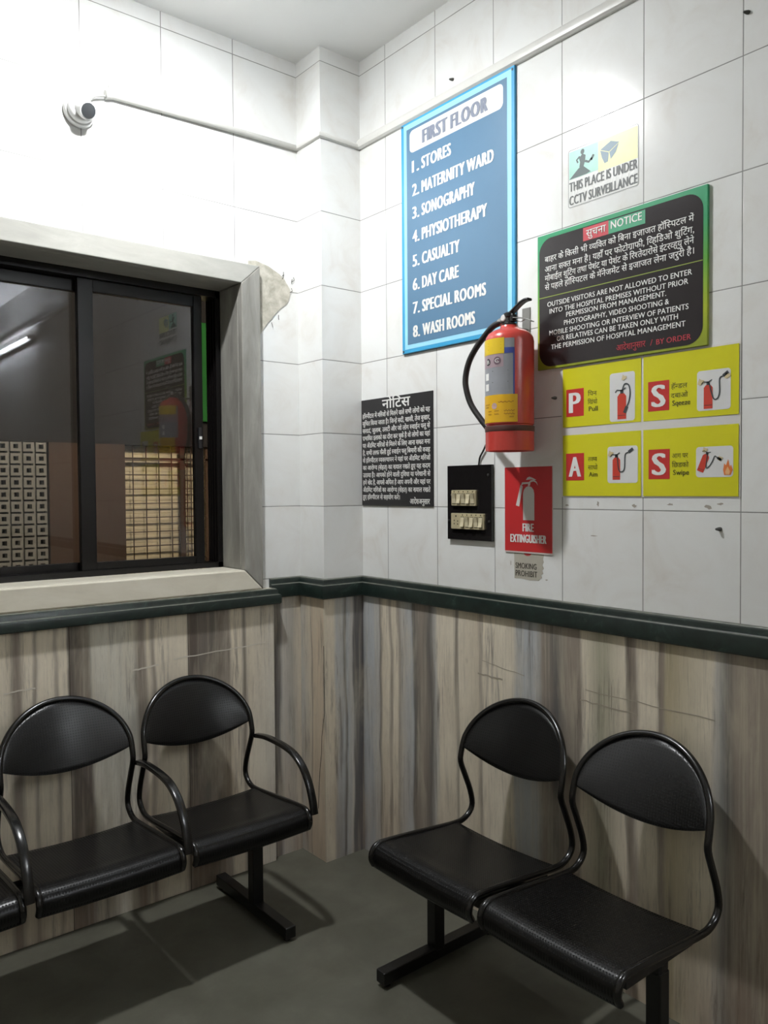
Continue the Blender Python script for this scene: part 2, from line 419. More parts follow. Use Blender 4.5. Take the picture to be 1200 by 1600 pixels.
# scuffs where chair backs rub the wall
sc = MB(); f = WR(0.0087)
for (ua, va, ub, vb, wd) in ((1.33, 0.905, 1.76, 0.90, 0.0028), (1.31, 0.868, 1.52, 0.866, 0.004), (0.88, 0.925, 1.08, 0.905, 0.002), (0.86, 0.875, 0.98, 0.872, 0.006)):
    stroke(sc, [(ua+(ub-ua)*t/9, va+(vb-va)*t/9+random.uniform(-.0025, .0025)) for t in range(10)], wd, f)
sc.build('scuff', mat('scuff_grey', '#a69d8d', 0.8), dr, fix=False)
sc = MB(); f = lambda u, v: (u, FY-0.0007, v)
for (ua, va, ub, vb, wd) in ((-0.80, 0.905, -0.40, 0.918, 0.004), (-0.96, 0.885, -0.86, 0.892, 0.006), (-1.40, 0.872, -1.30, 0.877, 0.005)):
    stroke(sc, [(ua+(ub-ua)*t/9, va+(vb-va)*t/9+random.uniform(-.002, .002)) for t in range(10)], wd, f)
sc.build('scuff', mat('scuff_pale', '#d5cfc2', 0.8), dl, fix=False)

# green marble dado moulding, mitred round the pillar
def sweep_plan(path, prof):
    P = [Vector(p) for p in path]; V = []; n = len(prof); F = []
    for i, p in enumerate(P):
        d0 = (P[i]-P[i-1]).normalized() if i else (P[1]-P[0]).normalized(); d1 = (P[i+1]-P[i]).normalized() if i < len(P)-1 else d0
        n0 = Vector((d0.y, -d0.x)); n1 = Vector((d1.y, -d1.x)); mi = (n0+n1)/(1+n0.dot(n1))
        V += [(p.x+mi.x*o, p.y+mi.y*o, z) for o, z in prof]
    for i in range(len(P)-1):
        for j in range(n): F.append((i*n+j, i*n+(j+1) % n, (i+1)*n+(j+1) % n, (i+1)*n+j))
    F += [tuple(range(n)), tuple(range((len(P)-1)*n, len(P)*n))]
    return MB().add(V, F)
def mould(z0, z1): return [(0, z0), (0.020, z0), (0.024, z0+0.004), (0.024, z1-0.030), (0.022, z1-0.026), (0.016, z1-0.024), (0.014, z1-0.021), (0.0135, z1-0.010), (0.010, z1-0.003), (0.004, z1), (0, z1)]
struct('trim_6', sweep_plan([(X0, FY), (FXE, FY), (FXE, 0.0)], mould(1.074, 1.138)), GREEN, smooth=True)
struct('trim_7', sweep_plan([(FXE, 0), (-A, 0), (-A, -B), (0, -B), (0, Y0)], mould(1.094, 1.175)), GREEN, smooth=True)
# ledge strip between tile courses on the right wall and pillar
q = [(0, 2.966), (0.010, 2.966), (0.018, 2.972), (0.021, 2.984), (0.018, 2.998), (0.009, 3.008), (0, 3.010)]
LEDGE = mat('ledge_plastic', '#d2d1cc', 0.35)
struct('trim_8', sweep_plan([(-A, 0), (-A, -B), (-0.001, -B)], [(o*0.7, 2.966+(z-2.966)*0.55) for o, z in q]), LEDGE, smooth=True)
struct('trim_14', sweep_plan([(0, -B-0.001), (0, Y0)], q), LEDGE, smooth=True)

# window surround
fo = lambda u, v: (u, FY, v); fi = lambda u, v: (u, 0.0, v)
OX0, OX1, OZ0, OZ1 = -1.665, -0.405, 1.138, 2.447
sd = MB(); slab(sd, [(OX1, OZ0), (OX1, OZ1), (WX1, WZ1), (WX1, WZ0)], fo, fi); slab(sd, [(OX0, OZ0), (WX0, WZ0), (WX0, WZ1), (OX0, OZ1)], fo, fi)
sd.box(WX1, WX1+0.02, 0, 0.15, WZ0, WZ1).box(WX0-0.02, WX0, 0, 0.15, WZ0, WZ1)
struct('trim_9', sd, SUR, bevel=0.004)
hd = MB(); slab(hd, [(OX0, OZ1), (WX0, WZ1), (WX1, WZ1), (OX1, OZ1)], fo, fi); hd.box(WX0, WX1, 0, 0.15, WZ1, WZ1+0.02)
struct('trim_10', hd, HEAD, bevel=0.003)
sl = MB(); slab(sl, [(OX0, OZ0), (OX1, OZ0), (WX1, WZ0), (WX0, WZ0)], fo, fi); sl.box(WX0, WX1, 0, 0.15, WZ0-0.02, WZ0)
struct('trim_11', sl, SILL, bevel=0.006)
# patch of bare plaster where the corner tile has broken away
pp = [(-0.440, 2.470), (-0.405, 2.476), (-0.373, 2.469), (-0.345, 2.463), (-0.320, 2.451), (-0.295, 2.440), (-0.273, 2.426), (-0.256, 2.402), (-0.240, 2.380), (-0.246, 2.345), (-0.259, 2.322), (-0.288, 2.300), (-0.314, 2.274), (-0.333, 2.250), (-0.353, 2.230), (-0.375, 2.200), (-0.392, 2.173), (-0.405, 2.160), (-0.405, 2.447), (-0.44, 2.447)]
pm = MB(); slab(pm, pp, lambda u, v: (u, -0.0035, v), lambda u, v: (u, 0.003, v)); pm.build('plaster_patch', PLASTER, wall_left)
cr = MB()
for (x, z) in ((-0.274, 2.452), (-0.272, 2.44), (-0.225, 2.437), (-0.232, 2.428), (-0.236, 2.39), (-0.30, 2.27), (-0.335, 2.235)):
    stroke(cr, [(x, z), (x+random.uniform(-.006, .006), z-0.012), (x+random.uniform(-.01, .01), z-0.02)], 0.003, lambda u, v: (u, -0.0042, v))
cr.build('chip', mat('chip_dark', '#5b5a55', 0.9), wall_left, fix=False)

# sliding window
ALU = mat('dark_aluminium', '#0e0c0c', 0.3, 0.0, 0.35)
win = MB()
win.box(WX1-0.010, WX1, 0.15, 0.236, WZ0, WZ1).box(WX0, WX0+0.012, 0.15, 0.236, WZ0, WZ1).box(WX0, WX1, 0.15, 0.236, WZ1-0.028, WZ1).box(WX0, WX1, 0.15, 0.236, WZ0, WZ0+0.012)
for y in (0.150, 0.172, 0.196, 0.215, 0.231):
    win.box(WX1-0.020, WX1-0.010, y, y+0.005, WZ0, WZ1).box(WX0, WX1, y, y+0.005, WZ0+0.012, WZ0+0.022)
window = struct('window_1', win, ALU)
k = N('window_glass'); k.t.nodes.remove(k.b)
tr = k.n('ShaderNodeBsdfTransparent'); tr.inputs[0].default_value = (0.80, 0.80, 0.81, 1)
gs = k.n('ShaderNodeBsdfGlossy'); gs.inputs['Roughness'].default_value = 0.015; gs.inputs[0].default_value = (0.9, 0.92, 0.95, 1)
fr = k.n('ShaderNodeFresnel'); fr.inputs[0].default_value = 1.5; mx = k.n('ShaderNodeMixShader')
k.l(fr.outputs[0], mx.inputs[0]); k.l(tr.outputs[0], mx.inputs[1]); k.l(gs.outputs[0], mx.inputs[2]); k.l(mx.outputs[0], k.out.inputs[0]); GLASS = k.m
def sash(x0, x1, y, wl_, wr_):
    s = MB().box(x0, x0+wl_, y-0.014, y+0.014, WZ0+0.016, WZ1-0.03).box(x1-wr_, x1, y-0.014, y+0.014, WZ0+0.016, WZ1-0.03)
    s.box(x0+wl_, x1-wr_, y-0.012, y+0.012, WZ0+0.016, WZ0+0.050).box(x0+wl_, x1-wr_, y-0.012, y+0.012, WZ1-0.075, WZ1-0.03)
    o = s.build('sash', ALU, window, bevel=0.002)
    MB().box(x0+wl_, x1-wr_, y-0.002, y+0.002, WZ0+0.050, WZ1-0.075).build('pane', GLASS, o)
    return o
s1 = sash(-1.070, -0.566, 0.176, 0.058, 0.037)
sash(WX0+0.012, -1.000, 0.212, 0.04, 0.055)
lt = MB().box(-0.591, -0.578, 0.151, 0.162, 1.715, 1.80); lt.build('latch', mat('latch_metal', '#3a3a3c', 0.3, 0.6), s1, bevel=0.002)
MB().box(-0.590, -0.579, 0.147, 0.151, 1.752, 1.764).build('latch_button', mat('white_plastic', '#d9d9d6', 0.4), s1)

# ------------------------------------------------------------------ the yard beyond the window
OY = 2.5
DARK = mat('dark_shade_wall', '#17120f', 0.8, var=0.2); BRN = mat('brown_wall', '#45301f', 0.7, var=0.15, vs_=6)  # near-black tone puts the darkness beyond the glass into the colour
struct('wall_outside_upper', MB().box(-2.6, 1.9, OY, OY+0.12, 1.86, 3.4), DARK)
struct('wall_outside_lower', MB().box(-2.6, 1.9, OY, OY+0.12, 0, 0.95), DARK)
for a, b in ((-0.487, 0.012), (1.0, 1.9), (-2.6, -1.9)): struct('wall_outside_pier', MB().box(a, b, OY-0.02, OY+0.12, 0.95, 1.86), BRN)
struct('floor_outside', MB().box(-2.6, 1.9, 0.28, 3.4, -0.1, 0), FLOOR)
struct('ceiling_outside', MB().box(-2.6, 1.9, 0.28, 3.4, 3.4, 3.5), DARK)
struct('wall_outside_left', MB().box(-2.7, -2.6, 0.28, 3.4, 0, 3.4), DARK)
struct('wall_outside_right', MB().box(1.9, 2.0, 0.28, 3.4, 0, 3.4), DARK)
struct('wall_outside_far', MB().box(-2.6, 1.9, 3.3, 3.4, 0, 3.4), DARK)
# breeze-block screen: every block a square ring
bs = MB(); pit = 0.0765; x = -0.487-0.5*pit
c0 = x; nx = 18
for i in range(nx):
    for j in range(13):
        cx, cz = c0-i*pit, 0.955+pit*(j+0.45); o, n_ = pit/2-0.006, pit/2-0.024
        if cz-n_ > 1.845: continue
        top_, tin = min(cz+o, 1.858), min(cz+n_, 1.856)
        ring = [(cx-o, cz-o), (cx+o, cz-o), (cx+o, top_), (cx-o, top_)]; inn = [(cx-n_, cz-n_), (cx+n_, cz-n_), (cx+n_, tin), (cx-n_, tin)]
        for a in range(4):
            b = (a+1) % 4
            slab(bs, [ring[a], ring[b], inn[b], inn[a]], lambda u, v: (u, OY+0.01, v), lambda u, v: (u, OY+0.07, v))
bs.box(c0-nx*pit+pit/2, -0.487, OY+0.025, OY+0.055, 0.95, 0.956)
for i in range(nx+1): bs.box(c0+pit/2-i*pit-0.007, c0+pit/2-i*pit+0.007, OY+0.03, OY+0.06, 0.95, 1.86)
tag(bs.build('breeze_block_screen', mat('white_block', '#8f8d84', 0.8)), 'pale breeze-block screen with square holes seen through the left window pane', 'screen')
gr = thing('window_grille', 'rusty brown bar grille in front of the lit shutter outside the window', 'grille', (0.5, OY+0.05, 0.95))
RUST = mat('rusty_bar', '#4a3524', 0.7)
fm = MB()
for xx, wd in ((0.02, 0.008), (0.46, 0.018), (0.655, 0.012), (0.98, 0.02)): fm.box(xx-wd, xx+wd, OY+0.04, OY+0.06, 0.95, 1.86)
fm.box(0.012, 1.0, OY+0.04, OY+0.06, 1.76, 1.775).build('grille_frame', RUST, gr)
vb = MB()
for xx in (0.095, 0.19, 0.285, 0.38, 0.50, 0.53, 0.565, 0.60, 0.70, 0.78, 0.86): vb.box(xx-0.0022, xx+0.0022, OY+0.045, OY+0.055, 0.95, 1.86)
vb.build('upright_bar', RUST, gr)
hb = MB()
for z in [0.955+0.1*i for i in range(1, 9)]: hb.box(0.012, 1.0, OY+0.042, OY+0.056, z-0.003, z+0.003)
hb.build('cross_bar', RUST, gr)
tag(MB().box(0.56, 0.66, OY-0.05, OY, 2.04, 2.75).build('green_strip', mat('green_paint', '#155c1c', 0.5), bevel=0.003), 'narrow green strip seen through the open gap beside the window sash', 'board')  # plain green strip, kind unknown
sh = MB()
for i in range(-31, 32): slab(sh, [(0, 0.93+i*0.03), (0.004, 0.933+i*0.03), (0.006, 0.945+i*0.03), (0.004, 0.957+i*0.03), (0, 0.96+i*0.03)], lambda a, v: (-0.1, OY+0.145-a, v), lambda a, v: (1.3, OY+0.145-a, v))
tag(sh.build('roller_shutter', mat('cream_shutter', '#eadbb8', 0.6)), 'cream ribbed roller shutter lit up behind the bar grille outside', 'shutter')
lamp = thing('yard_fill_lamp', 'unseen added lamp that lights the screen and shutter outside the window', 'lamp', (-0.2, 0.28, 2.6))  # added out of view to light the block screen and shutter
yl = lambda x, y, h: (-0.2+x, 0.28+h, 2.6+y)
MB().lathe([(0.06, 0.0), (0.06, 0.02), (0.02, 0.03)], 24, yl).build('lamp_base', mat('white_plastic', '#d9d9d6', 0.4), lamp, smooth=True)
MB().lathe([(0.02, 0.028), (0.036, 0.045), (0.04, 0.065), (0.025, 0.09), (0.001, 0.097)], 24, yl).build('lamp_bulb', emis('yard_fill_glow', '#fff1da', OUTSIDE*10), lamp, smooth=True)

# ------------------------------------------------------------------ room lamps
lb = thing('ceiling_lamp', 'bright round white lamp on the ceiling above the corner', 'lamp', (BULB_AT[0], BULB_AT[1], H))
bl = lambda x, y, h: (BULB_AT[0]+x, BULB_AT[1]+y, h)
MB().lathe([(0.070, H), (0.070, H-0.008), (0.062, H-0.014), (0.062, BULB_AT[2]+0.0015), (0.0585, BULB_AT[2]+0.0015), (0.0575, BULB_AT[2]+0.012)], 36, bl).build('lamp_body', mat('white_plastic', '#d9d9d6', 0.4), lb, smooth=True)  # unseen rim, shaped to cut light towards the ceiling and upper walls
bz = BULB_AT[2]
MB().lathe([(0.0008, bz-0.010), (0.030, bz-0.009), (0.050, bz-0.004), (0.056, bz+0.004), (0.056, bz+0.009), (0.055, bz+0.013)], 36, bl).build('diffuser', emis('bulb_glow', '#fbfdff', BULB), lb, smooth=True)
tl = thing('tube_light', 'white fluorescent tube fitting on the right wall further down the room', 'lamp', (0, -4.60, 2.87))
MB().box(-0.035, 0, -5.23, -3.97, 2.845, 2.895).build('tube_fitting', mat('white_plastic', '#d9d9d6', 0.4), tl, bevel=0.004)
MB().tube([(-0.055, -5.20, 2.87), (-0.055, -4.00, 2.87)], 0.0065, 14).build('fluorescent_tube', emis('tube_glow', '#f4f8ff', TUBE), tl, smooth=True)
for y in (-5.21, -3.99): MB().box(-0.07, -0.03, y-0.012, y+0.012, 2.852, 2.888).build('tube_holder', mat('white_plastic', '#d9d9d6', 0.4), tl)

# ------------------------------------------------------------------ waiting benches
def steel(name, holes):
    k = N(name); P = k.coord(); X = k.xyz(P)
    if holes:
        p = 0.0085
        def fr(c, o=0.0):
            t = k.math('FRACT', k.math('ADD', k.math('DIVIDE', c, p), 100.0+o)); return k.math('SUBTRACT', t, 0.5)
        a, b = fr(X[0]), fr(X[holes])
        d = k.math('SQRT', k.math('ADD', k.math('MULTIPLY', a, a), k.math('MULTIPLY', b, b)))
        hole = k.ramp(d, [(0.20, 1.0), (0.30, 0.0)])
        c = k.mix(hole, '#090808', '#020202'); k.base(c)
        rg = k.math('ADD', 0.30, k.math('MULTIPLY', hole, 0.4))
        k.bump(k.math('SUBTRACT', k.math('MULTIPLY', k.noise(P, 60, 3), 0.15), hole), 0.35 if holes == 1 else 0.10, 0.0012)
        if holes == 2:
            tg = k.n('ShaderNodeCombineXYZ'); tg.inputs[2].default_value = 1.0; k.l(tg.outputs[0], k.b.inputs['Tangent'])   # pressed steel, brushed upright
            k.b.inputs['Anisotropic'].default_value = 0.9
            return k.set(k.math('ADD', rg, 0.03), 0, 0.5)
        return k.set(rg, 0, 0.30)
    k.base(k.mix(k.noise(P, 30, 3), '#0b0a0a', '#151312')); k.bump(k.noise(P, 120, 3), 0.05, 0.001)
    return k.set(0.22, 0, 0.55)
SEAT = steel('black_perforated_seat', 1); BACK = steel('black_perforated_back', 2); TUBEM = steel('black_enamel_tube', 0)
RAIL = mat('black_box_section', '#0c0b0b', 0.4); RUB = mat('black_rubber', '#0a0a0a', 0.8)
HW = 0.2135
def dback(z): return 0.165-(z-0.655)*0.31                   # backrest leans to the wall
def sag(X): return 0.042*(1-(X/HW)**2)                        # and is hollowed across
def proto_frame():
    side = [(-HW, 0.552, 0.368), (-HW, 0.562, 0.388), (-HW, 0.558, 0.410), (-HW, 0.542, 0.425), (-HW, 0.51, 0.428), (-HW, 0.40, 0.420), (-HW, 0.28, 0.409), (-HW, 0.20, 0.403), (-HW, 0.160, 0.406), (-HW, 0.128, 0.424), (-HW, 0.115, 0.452), (-HW, 0.125, 0.50), (-HW, 0.150, 0.56), (-HW, 0.170, 0.610), (-HW, 0.166, 0.645)]
    top = []
    for i in range(1, 24):
        a = PI-PI*i/24; X = HW*math.cos(a); z = 0.660+0.178*math.sin(a); top.append((X, dback(z)-sag(X), z))
    full = side+top+[(-x, d, z) for x, d, z in side[::-1]]
    path = [(p[0], -p[1], p[2]) for p in curve_pts(full, 3)]
    return MB().tube(path, 0.0098, 12, up=(1, 0, 0))
def proto_back():
    hw = HW-0.004
    def fn(s, t):
        X = (2*s-1)*hw*0.999; k2 = math.sqrt(max(0, 1-(X/hw)**2)); zt = 0.662+0.170*k2; zl = 0.660-0.050*(1-(X/hw)**2); z = zl+(zt-zl)*t
        return (X, -(dback(z)-sag(X)+0.002+0.013*4*t*(1-t)*k2), z)
    return MB().grid(fn, 40, 12)
def proto_seat():
    prof = curve_pts([(0.195, 0.408), (0.28, 0.412), (0.40, 0.422), (0.50, 0.431), (0.532, 0.430), (0.553, 0.418), (0.563, 0.397), (0.560, 0.376), (0.550, 0.358)], 4)
    n = len(prof)-1
    def fn(s, t):
        d, z = prof[int(round(t*n))]; X = (2*s-1)*(HW+0.002); k2 = 1-(X/HW)**2
        dip = 0.009*max(0, k2)*(1 if d < 0.50 else 0.5)
        return (X, -d, z-dip)
    return MB().grid(fn, 24, n)
def proto_arm(sx):
    pts = [(0.178, 0.601), (0.215, 0.607), (0.255, 0.611), (0.313, 0.611), (0.38, 0.607), (0.44, 0.595), (0.495, 0.563), (0.533, 0.515), (0.556, 0.46), (0.566, 0.415)]
    path = [(sx*(HW+0.016), -d, z) for d, z in [tuple(p) for p in curve_pts([Vector((a, b)) for a, b in pts], 4)]]
    sec = [(0.014*math.copysign(abs(math.cos(a))**0.6, math.cos(a)), 0.0085*math.copysign(abs(math.sin(a))**0.6, math.sin(a))) for a in [2*PI*i/16 for i in range(16)]]
    return MB().tube(path, 1, sec=sec, up=(1, 0, 0))
_pm = {}
def bench(label, loc, rz, n, pitch, poles, arms):
    r = thing('waiting_bench', label, 'bench', loc, rz)
    x0 = -(n-1)/2*pitch; made = {}
    def part(name, fn, mt, x, par=r, **k):
        key = name+str(fn[1] if isinstance(fn, tuple) else '')
        if key not in _pm:
            mb = fn[0](fn[1]) if isinstance(fn, tuple) else fn()
            o = mb.build(name, mt, par, local=True, **k); _pm[key] = o
        else:
            o = _pm[key].copy(); C.objects.link(o); o.parent = par
        o.location = (x, 0, 0); return o
    for i in range(n):
        x = x0+i*pitch
        part('seat_frame', proto_frame, TUBEM, x, smooth=True)
        part('backrest', proto_back, BACK, x, smooth=True, solid=0.002, fix=False)
        part('seat', proto_seat, SEAT, x, smooth=True, solid=0.002, fix=False)
        if arms:
            part('armrest', (proto_arm, 1), TUBEM, x, smooth=True)
            if i == 0: part('armrest', (proto_arm, -1), TUBEM, x, smooth=True)
    MB().box(poles[0]-0.02, poles[1]+0.02, -0.355, -0.305, 0.335, 0.375).build('beam', RAIL, r, local=True, bevel=0.012)
    for i in range(n):
        x = x0+i*pitch
        for sx in (-1, 1): MB().box(x+sx*(HW-0.03)-0.012, x+sx*(HW-0.03)+0.012, -0.50, -0.21, 0.372, 0.398).build('seat_bracket', RAIL, r, local=True)
    for px in poles:
        lg = MB().box(px-0.021, px+0.021, -0.351, -0.309, 0.04, 0.345).build('leg', RAIL, r, local=True, bevel=0.004)
        ft = MB().box(px-0.02, px+0.02, -0.565, -0.06, 0.012, 0.052).build('foot_bar', RAIL, lg, local=True, bevel=0.003)
        for d in (0.54, 0.085):
            MB().lathe([(0.012, 0.0), (0.012, 0.008), (0.008, 0.016)], 14, lambda a, b, h: (px+a, -d+b, h)).build('rubber_foot', RUB, lg, local=True, smooth=True)
    return r
bench('black steel row of waiting seats with armrests along the window wall', (-1.24, -0.022, 0), 0, 3, 0.47, (-0.60, 0.60), True)
bench('black steel two-seat waiting bench without armrests under the fire signs', (0, -1.3825, 0), -PI/2, 2, 0.47, (-0.405, 0.405), False)

# ------------------------------------------------------------------ signs on the right wall
WHITE = mat('white_print', '#e4e4e0', 0.45, var=0.02); BLACKP = mat('black_print', '#2a2727', 0.5)
def wall_thing(name, label, cat, u, v, group=None): return thing(name, label, cat, (0, -u, v), 0, group)

# floor directory
d = wall_thing('directory_sign', 'tall blue sign board listing the first floor departments in white', 'sign', 0.75, 2.52)
slab(MB(), rect(0.455, 1.043, 2.075, 2.968), WR(0), WR(0.010)).build('board', mat('sign_rim_blue', '#3d9fce', 0.35), d, bevel=0.0015)
flat(MB(), rect(0.472, 1.030, 2.090, 2.958), WR(0.0106)).build('pale_border', mat('sign_pale_blue', '#9bd8f2', 0.35), d, fix=False)
flat(MB(), rect(0.489, 1.010, 2.107, 2.938), WR(0.0112)).build('panel', mat('sign_steel_blue', '#567b98', 0.35, var=0.03), d, fix=False)
flat(MB(), rrect(0.508, 0.993, 2.842, 2.927, 0.020), WR(0.0118)).build('title_plate', WHITE, d, fix=False)
text(MB(), 'FIRST FLOOR', 0.584, 0.921, 2.859, 0.050, WR(0.0124), 0.012, 0.10).build('title_lettering', mat('sign_grey_letter', '#7d8494', 0.5), d, fix=False)
for s, b, e in (('1. STORES', 2.765, 0.736), ('2. MATERNITY WARD', 2.675, 0.948), ('3. SONOGRAPHY', 2.588, 0.856), ('4. PHYSIOTHERAPY', 2.497, 0.916), ('5. CASUALTY', 2.404, 0.779), ('6. DAY CARE', 2.313, 0.773), ('7. SPECIAL ROOMS', 2.223, 0.909), ('8. WASH ROOMS', 2.132, 0.855)):
    n_, r_ = s.split(' ', 1); t = MB(); text(t, n_, 0.523, 0.560, b, 0.044, WR(0.0118), 0.012, 0.075); text(t, r_, 0.577, e, b, 0.044, WR(0.0118), 0.012, 0.075); t.build('lettering', WHITE, d, fix=False)
for u, v in ((0.464, 2.958), (1.034, 2.955), (0.463, 2.084), (1.036, 2.09)): MB().lathe([(0.004, 0.010), (0.004, 0.012), (0.002, 0.013)], 10, lambda a, b, h: (-h, -u+a, v+b)).build('screw', mat('screw_grey', '#5a5f66', 0.4, 0.5), d, smooth=True)

# surveillance sticker
d = wall_thing('surveillance_sticker', 'small white sticker warning of CCTV surveillance, on the tiles above the black notice', 'sticker', 1.385, 2.52)
slab(MB(), rrect(1.258, 1.515, 2.429, 2.611, 0.008), WR(0), WR(0.0006)).build('sticker_sheet', mat('sticker_white', '#dedfdb', 0.25), d)
t = MB(); b0 = rrect(1.260, 1.513, 2.431, 2.609, 0.007); stroke(t, b0+[b0[0], b0[1]], 0.0016, WR(0.0009)); t.build('outline', mat('print_grey', '#6d706e', 0.5), d, fix=False)
flat(MB(), rect(1.263, 1.372, 2.518, 2.604), WR(0.0009)).build('teal_field', mat('teal_print', '#8fc9b8', 0.4, var=0.15), d, fix=False)
flat(MB(), rect(1.373, 1.511, 2.510, 2.604), WR(0.0009)).build('yellow_field', mat('pale_yellow_print', '#dfe39a', 0.4, var=0.15), d, fix=False)
t = MB(); f = WR(0.0012)
flat(t, [(1.264, 2.519), (1.300, 2.545), (1.318, 2.546), (1.345, 2.522), (1.330, 2.519)], f)
flat(t, [(1.302, 2.546), (1.318, 2.544), (1.324, 2.560), (1.326, 2.578), (1.314, 2.586), (1.301, 2.575), (1.305, 2.562)], f)
flat(t, [(1.314+0.0075*math.cos(a), 2.592+0.0085*math.sin(a)) for a in [2*PI*i/10 for i in range(10)]], f)
stroke(t, [(1.304, 2.580), (1.292, 2.572), (1.297, 2.562)], 0.006, f); stroke(t, [(1.324, 2.560), (1.338, 2.553), (1.350, 2.562)], 0.007, f); stroke(t, [(1.346, 2.556), (1.356, 2.570)], 0.008, f)
t.build('figure', mat('figure_print', '#3f5350', 0.5), d, fix=False)
t = MB()
flat(t, [(1.380, 2.575), (1.418, 2.590), (1.448, 2.578), (1.412, 2.560)], f); flat(t, [(1.380, 2.573), (1.411, 2.558), (1.408, 2.532), (1.396, 2.530), (1.386, 2.550)], f); flat(t, [(1.413, 2.558), (1.446, 2.575), (1.436, 2.552), (1.418, 2.536)], f)
t.build('camera_picture', mat('print_steel', '#8ba0ab', 0.5), d, fix=False)
for s, v in (('THIS PLACE IS UNDER', 2.480), ('CCTV SURVEILLANCE', 2.4375)): line(d, mat('print_dark_grey', '#565a58', 0.5), s, 1.264, 1.510, v, 0.028, f, 0.0, 0.045)

# visitors notice
d = wall_thing('visitor_notice', 'black notice board with green rim in Hindi and English to outside visitors', 'sign', 1.44, 2.15)
k = N('green_to_lime_rim'); X = k.xyz(k.coord()); g = k.math('DIVIDE', k.math('ADD', X[2], 0.22), 0.44)
k.base(k.ramp(g, [(0.0, '#8f9a2e'), (0.25, '#a5b52c'), (0.55, '#5ba23c'), (0.8, '#2c9a63'), (1.0, '#2f9a6a')])); RIM = k.set(0.3)
slab(MB(), rect(1.141, 1.735, 1.930, 2.367), WR(0), WR(0.010)).build('board', RIM, d, bevel=0.0015)
flat(MB(), rrect(1.149, 1.722, 1.938, 2.353, 0.048, 8), WR(0.0106)).build('panel', mat('notice_black', '#2b2627', 0.22, var=0.12), d, fix=False)
f = WR(0.0112)
flat(MB(), rect(1.324, 1.417, 2.309, 2.350), f).build('red_heading_plate', mat('heading_red', '#c23540', 0.4), d, fix=False)
flat(MB(), rect(1.417, 1.543, 2.309, 2.349), f).build('green_heading_plate', mat('heading_green', '#2f9a6e', 0.4), d, fix=False)
flat(MB(), rect(1.149, 1.722, 2.1625, 2.165), f).build('dividing_line', mat('line_lime', '#8da035', 0.4), d, fix=False)
g2 = WR(0.0118)
line(d, WHITE, 'सुचना', 1.336, 1.408, 2.320, 0.020, g2, 0.015); line(d, WHITE, 'NOTICE', 1.426, 1.532, 2.322, 0.0225, g2, 0.022)
for s, v, a, b in (('बाहर के किसी भी व्यक्ति को बिना इजाजत हॉस्पिटल में', 2.277, 1.173, 1.696), ('आना सक्त मना है। यहाँ पर फोटोग्राफी, व्हिडिओ शुटिंग,', 2.245, 1.173, 1.696), ('मोबाईल शुटिंग तथा पेशंट या पेशंट के रिश्तेदारोंसे इंटरव्ह्यु लेने', 2.216, 1.173, 1.696), ('से पहले हॉस्पिटल के मॅनेजमेंट से इजाजत लेना जरुरी है।', 2.187, 1.173, 1.696)):
    line(d, WHITE, s, a, b, v, 0.0165, f, 0.018)
for s, v, a, b in (('OUTSIDE VISITORS ARE NOT ALLOWED TO ENTER', 2.1315, 1.183, 1.690), ('INTO THE HOSPITAL PREMISES WITHOUT PRIOR', 2.108, 1.192, 1.679), ('PERMISSION FROM MANAGEMENT.', 2.087, 1.259, 1.611), ('PHOTOGRAPHY, VIDEO SHOOTING &', 2.0625, 1.250, 1.620), ('MOBILE SHOOTING OR INTERVIEW OF PATIENTS', 2.038, 1.191, 1.680), ('OR RELATIVES CAN BE TAKEN ONLY WITH', 2.0155, 1.221, 1.648), ('THE PERMISSION OF HOSPITAL MANAGEMENT', 1.992, 1.198, 1.671)):
    line(d, WHITE, s, a, b, v, 0.0152, f, 0.015)
t = MB(); text(t, 'आदेशानुसार', 1.446, 1.545, 1.953, 0.0165, f, 0.018); text(t, '/', 1.560, 1.568, 1.953, 0.017, f, 0.01); text(t, 'BY ORDER', 1.580, 1.688, 1.953, 0.0152, f, 0.02)
t.build('red_lettering', mat('letter_red', '#b02f3c', 0.5), d, fix=False)

# Hindi notice near the corner
d = wall_thing('hindi_notice', 'small black board of white Hindi text headed notice, nearest the corner', 'sign', 0.40, 1.70)
slab(MB(), rect(0.181, 0.624, 1.476, 1.917), WR(0), WR(0.006)).build('board', mat('notis_black', '#282728', 0.4, var=0.12), d, bevel=0.001)
f = WR(0.0065); line(d, WHITE, 'नोटिस', 0.322, 0.495, 1.872, 0.034, f, 0.04, 0.05)
L_ = ['हॉस्पीटल में मरिजों से मिलने वाले सभी लोगों को यह', 'सुचित किया जाता है। जिन्हे सर्दी, खासी, तेज बुखार,', 'सरदर्द, जुलाब, उलटी और जो लोग स्वाईन फ्लू से', 'प्रभावित इलाको का दौरा कर चुके है वो लोगों का यहां', 'पर ॲडमिट मरिजों से मिलने के लिए आना सख्त मना', 'है, सभी तरफ फैली हुई स्वाईन फ्लू बिमारी की वजह', 'से हॉस्पीटल व्यवस्थापन ने यहां पर ॲडमिट मरिजों', 'का आरोग्य (सेहत) का ख्याल रखते हुए यह कदम', 'उठाया है। आपको होने वाली दुविधा या परेशानी से', 'हमे खेद है, आपसे अपिल है आप अपनी और यहां पर', 'ॲडमिट मरिजों का आरोग्य (सेहत) का ख्याल रखते']
for i, s in enumerate(L_): line(d, WHITE, s, 0.190, 0.611, 1.840-0.0309*i, 0.0165, f, 0.028)
line(d, WHITE, 'हुए हॉस्पीटल से सहयोग करे।', 0.188, 0.429, 1.501, 0.0165, f, 0.028); line(d, WHITE, 'आदेशअनुसार', 0.491, 0.607, 1.484, 0.0185, f, 0.028)

